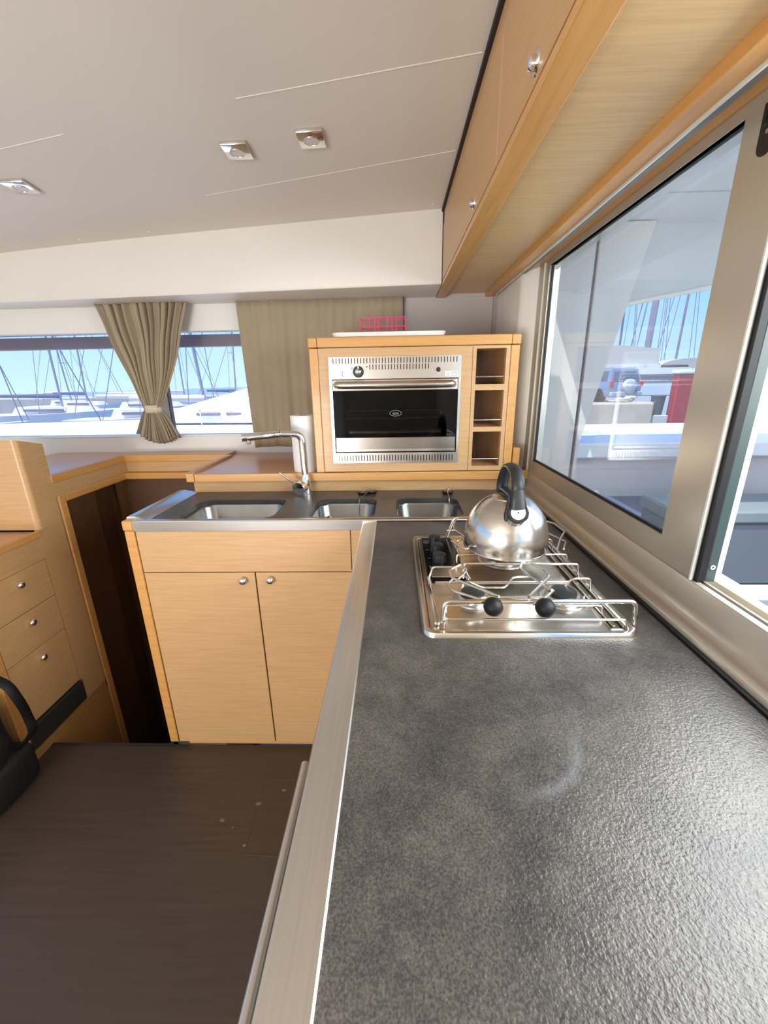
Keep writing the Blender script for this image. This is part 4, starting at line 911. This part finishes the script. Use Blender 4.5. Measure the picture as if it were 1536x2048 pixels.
# car seen from behind, facing away
def car():
    cxx, cyy, z0 = 12.15, 22.80, .122
    t = thing('car', 'silver-blue off-road car parked on the quay with a spare wheel on its tailgate', 'car', (cxx, cyy + 2, z0))
    paint = mat('silver_blue', (.20, .28, .42), .3, .3, coat=.4); dg = mat('car_glass', (.05, .09, .14), .08); tyre = mat('tyre', (.02, .02, .02), .8)
    bm = bmesh.new(); W2 = .87; ang = Matrix.Translation((cxx, cyy, z0)) @ Matrix.Rotation(.16, 4, 'Z') @ Matrix.Scale(1.08, 4)
    def fin(b2): bmesh.ops.transform(b2, matrix=ang, verts=b2.verts); return b2
    secs = []
    for z, w, y0, y1 in ((.30, .80, .0, 4.1), (.45, .86, -.04, 4.15), (.80, .87, -.02, 4.1), (1.0, .85, .02, 4.0)):
        secs.append([bm.verts.new(v) for v in ((-w, y0 + .1, z), (-w + .12, y0, z), (w - .12, y0, z), (w, y0 + .1, z), (w, y1 - .2, z), (w - .2, y1, z), (-w + .2, y1, z), (-w, y1 - .2, z))])
    for a, b_ in zip(secs, secs[1:]):
        for k in range(8): bm.faces.new((a[k], a[(k + 1) % 8], b_[(k + 1) % 8], b_[k]))
    bm.faces.new(secs[0]); bm.faces.new(secs[-1]); obj('body', fin(bm), paint, t, smooth=30)
    bm = bmesh.new(); a = [bm.verts.new(v) for v in ((-.83, .05, 1.0), (.83, .05, 1.0), (.83, 2.9, 1.0), (-.83, 2.9, 1.0))]; b_ = [bm.verts.new(v) for v in ((-.68, .22, 1.60), (.68, .22, 1.60), (.66, 2.2, 1.60), (-.66, 2.2, 1.60))]
    for k in range(4): bm.faces.new((a[k], a[(k + 1) % 4], b_[(k + 1) % 4], b_[k]))
    bm.faces.new(b_); obj('cabin', fin(bm), paint, t)
    obj('rear_window', fin(prism(bmesh.new(), [(-.70, .055, 1.05), (.70, .055, 1.05), (.60, .185, 1.50), (-.60, .185, 1.50)], (0, -.02, 0))), dg, t)
    obj('side_window', fin(prism(bmesh.new(), [(-.815, .35, 1.07), (-.815, 2.6, 1.07), (-.70, 2.15, 1.52), (-.70, .45, 1.52)], (-.02, 0, 0))), dg, t)
    sw3 = obj('spare_wheel', fin(lathe(bmesh.new(), [(0, .20), (.26, .20), (.32, .17), (.345, .10), (.345, 0)], 28, xf((.12, 0, .80), (0, -1, 0)))), mat('silver_cover', (.50, .52, .56), .35), t, 'silver covered spare wheel', smooth=40)
    for x in (-.78, .78): obj('tail_light', fin(B(x - .09, x + .09, -.05, .06, .80, 1.08, bev=.02)), mat('red_lens', (.55, .02, .04), .2), t)
    obj('bumper', fin(B(-.84, .84, -.12, .05, .34, .56, bev=.04)), mat('bumper_grey', (.36, .40, .46), .5), t)
    for x in (-.79, .79):
        for y in (.75, 3.3): obj('wheel', fin(lathe(bmesh.new(), [(0, -.02), (.2, -.02), (.22, 0), (.34, 0), (.35, .1), (.35, .2), (.2, .2)], 22, xf((x * 1.13 if x < 0 else x * .88, y, .35), (1, 0, 0)))), tyre, t, smooth=40)
    for x in (-.6, .6): obj('roof_bar', fin(tube(bmesh.new(), [(x, .3, 1.66), (x, 2.0, 1.66)], .025, 6)), alu_m, t)
car()
for x, y, z0, z1, w, lab in ((13.42, 21.98, -.419, .56, .32, 'dark grey bin standing on the pale plinth beside the concrete quay block'), (13.50, 21.40, -1.401, -.92, .18, 'small dark bollard post in front of the pale plinth')):
    t = thing('waste_bin' if z1 > 0 else 'bollard', lab, 'bin' if z1 > 0 else 'bollard', (x, y, z0))
    obj('body', lathe(bmesh.new(), [(0, z0), (w * .8, z0), (w, z1 - .08), (w * 1.05, z1 - .08), (w * 1.05, z1), (0, z1)], 20, Matrix.Translation((x, y, 0))), mat('bin_grey', (.07, .075, .085), .6), t, smooth=30)
    obj('rim', lathe(bmesh.new(), [(w * 1.06, z1 - .05), (w * 1.1, z1 - .03), (w * 1.06, z1)], 20, Matrix.Translation((x, y, 0))), mat('bin_rim', (.16, .15, .15), .6), t)
t = thing('service_pedestal', 'tall red service cabinet on the quay beside the window stile', 'cabinet', (14.4, 22, -1.4))
obj('cabinet_body', B(14.0, 14.85, 21.6, 22.1, -1.40, 1.55, bev=.05), mat('red_paint', (.42, .03, .04), .5), t)
obj('cabinet_roof', B(13.93, 14.92, 21.55, 22.15, 1.55, 1.75, bev=.06), mat('pedestal_white', (.8, .8, .8), .5), t)
# white catamaran and other masts beyond the quay
def R_boat(x, y, mast_h, label, r=.10, lean=0., furl=None, hullz=(.3, 1.5), L=3.):
    t = thing('quay_yacht', label, 'boat', (x, y, -1.3), 'masted yachts beyond the quay')
    bm = bmesh.new(); a = [(x - L * .5, y, -1.3), (x + L * .5, y, -1.3), (x + L * .56, y, hullz[0]), (x - L * .56, y, hullz[0])]
    prism(bm, a, (0, 8, 0)); obj('hull', bm, hullw, t)
    bm = bmesh.new(); prism(bm, [(x - L * .36, y + 1, hullz[0]), (x + L * .36, y + 1, hullz[0]), (x + L * .28, y + 1, hullz[1]), (x - L * .28, y + 1, hullz[1])], (0, 4, 0)); obj('cabin', bm, hullw, t)
    obj('cabin_window', B(x - L * .26, x + L * .26, y + .95, y + 1.0, hullz[0] + .5, hullz[0] + 1.0), glass_d, t)
    obj('mast', tube(bmesh.new(), [(x, y + 3, hullz[0]), (x + lean, y + 3, mast_h)], r, 8), mat('mast_violet', (.20, .19, .28), .5), t, smooth=50)
    obj('furled_sail', tube(bmesh.new(), [(x - L * .3, y + 2, hullz[1] + .5), (x + .3, y + 2, hullz[1] + .8)], .28, 8), furl or canvas, t, smooth=50)
    st = bmesh.new()
    for dx, dy in ((-1.4, 3), (1.4, 3), (0, .1), (.4, 7.8)): tube(st, [(x + dx, y + dy, hullz[0]), (x + lean, y + 3, mast_h * .96)], .028, 4)
    obj('rigging', st, mat('rigging_blue', (.16, .18, .28), .5), t)
    obj('spreader', tube(bmesh.new(), [(x - 1, y + 3, mast_h * .55), (x + 1 + lean * .5, y + 3, mast_h * .55)], .035, 5), alu_m, t)
for a in ((15.1, 31.5, 17, 'yacht with a slim dark mast directly above the parked car', .08, .3, None), (18.7, 34, 18, 'yacht with a furled sail and twin stays above the spare wheel', .09, -.2, None),
          (28.2, 47, 27, 'yacht carrying the thickest grey mast in the side window view', .30, .5, navy), (22.2, 36, 18, 'yacht with a plain mast just beside the thickest one', .12, .3, None),
          (26.2, 38.4, 17, 'yacht with the mast closest to the window stile', .10, .2, None), (14.3, 41.5, 15, 'yacht with a mast emerging past the grey panel edge', .11, .8, None)):
    R_boat(a[0], a[1], a[2], a[3], a[4], a[5], a[6])
t = thing('motor_catamaran', 'white catamaran stern with a long canvas-covered boom behind the car', 'boat', (15, 28, -1.3))
obj('hull', B(9.4, 19.5, 28.0, 31.0, -1.3, .32, bev=.1), hullw, t)
obj('superstructure', prism(bmesh.new(), [(9.5, 28, .32), (19, 28, .32), (18.6, 28, 2.15), (10.1, 28, 2.15)], (0, 3, 0)), hullw, t)
obj('cabin_window', prism(bmesh.new(), [(12.5, 27.97, 1.15), (18.2, 27.97, 1.15), (18.0, 27.97, 1.6), (12.6, 27.97, 1.6)], (0, .03, 0)), glass_d, t)
obj('boom_cover', prism(bmesh.new(), [(11.2, 28.1, 2.15), (16.8, 28.1, 2.15), (16.7, 28.1, 3.15), (14.0, 28.1, 3.4), (12.0, 28.1, 2.9)], (0, .8, 0)), mat('boom_canvas', (.60, .55, .48), .8), t)
obj('bimini', prism(bmesh.new(), [(16.9, 28, 2.0)] + [(18.9 - 2.1 * math.cos(PI * k / 10), 28, 2.0 + .55 * math.sin(PI * k / 10)) for k in range(1, 10)] + [(21.0, 28, 2.0)], (0, 1.5, 0)), mat('bimini_grey', (.45, .42, .40), .7), t)
obj('bimini_pole', tube(bmesh.new(), [(20.6, 28.2, 2.05), (19.3, 28.2, .3)], .03, 6), alu_m, t)
t = thing('flag', 'faded red flag hanging among the masts above the car', 'flag', (16.0, 31.40, -1.3))
obj('cloth', prism(bmesh.new(), [(15.75, 31.38, 6.6), (16.2, 31.38, 7.3), (16.25, 31.38, 8.6), (15.9, 31.38, 7.6)], (0, .02, 0)), mat('flag_red', (.7, .10, .08), .8), t)
obj('halyard', tube(bmesh.new(), [(16.0, 31.40, -1.3), (16.25, 31.40, 9.5)], .02, 5), mat('rigging_blue', (.16, .18, .28), .5), t)
tag(obj('stern_platform', B(1.9, 6.5, 5.4, 8.0, .35, .60, bev=.02), gel_out), 'white stern platform seen between the coaming and the concrete quay', 'deck')
tag(obj('deck_locker', prism(bmesh.new(), [(2.55, 6, .601), (3.02, 6, .601), (3.0, 6, .65), (2.92, 6, .705), (2.60, 6, .71), (2.52, 6, .65)], (0, .5, 0)), mat('dinghy_white', (.75, .75, .74), .5)), 'small white deck locker just above the sunlit coaming', 'locker')
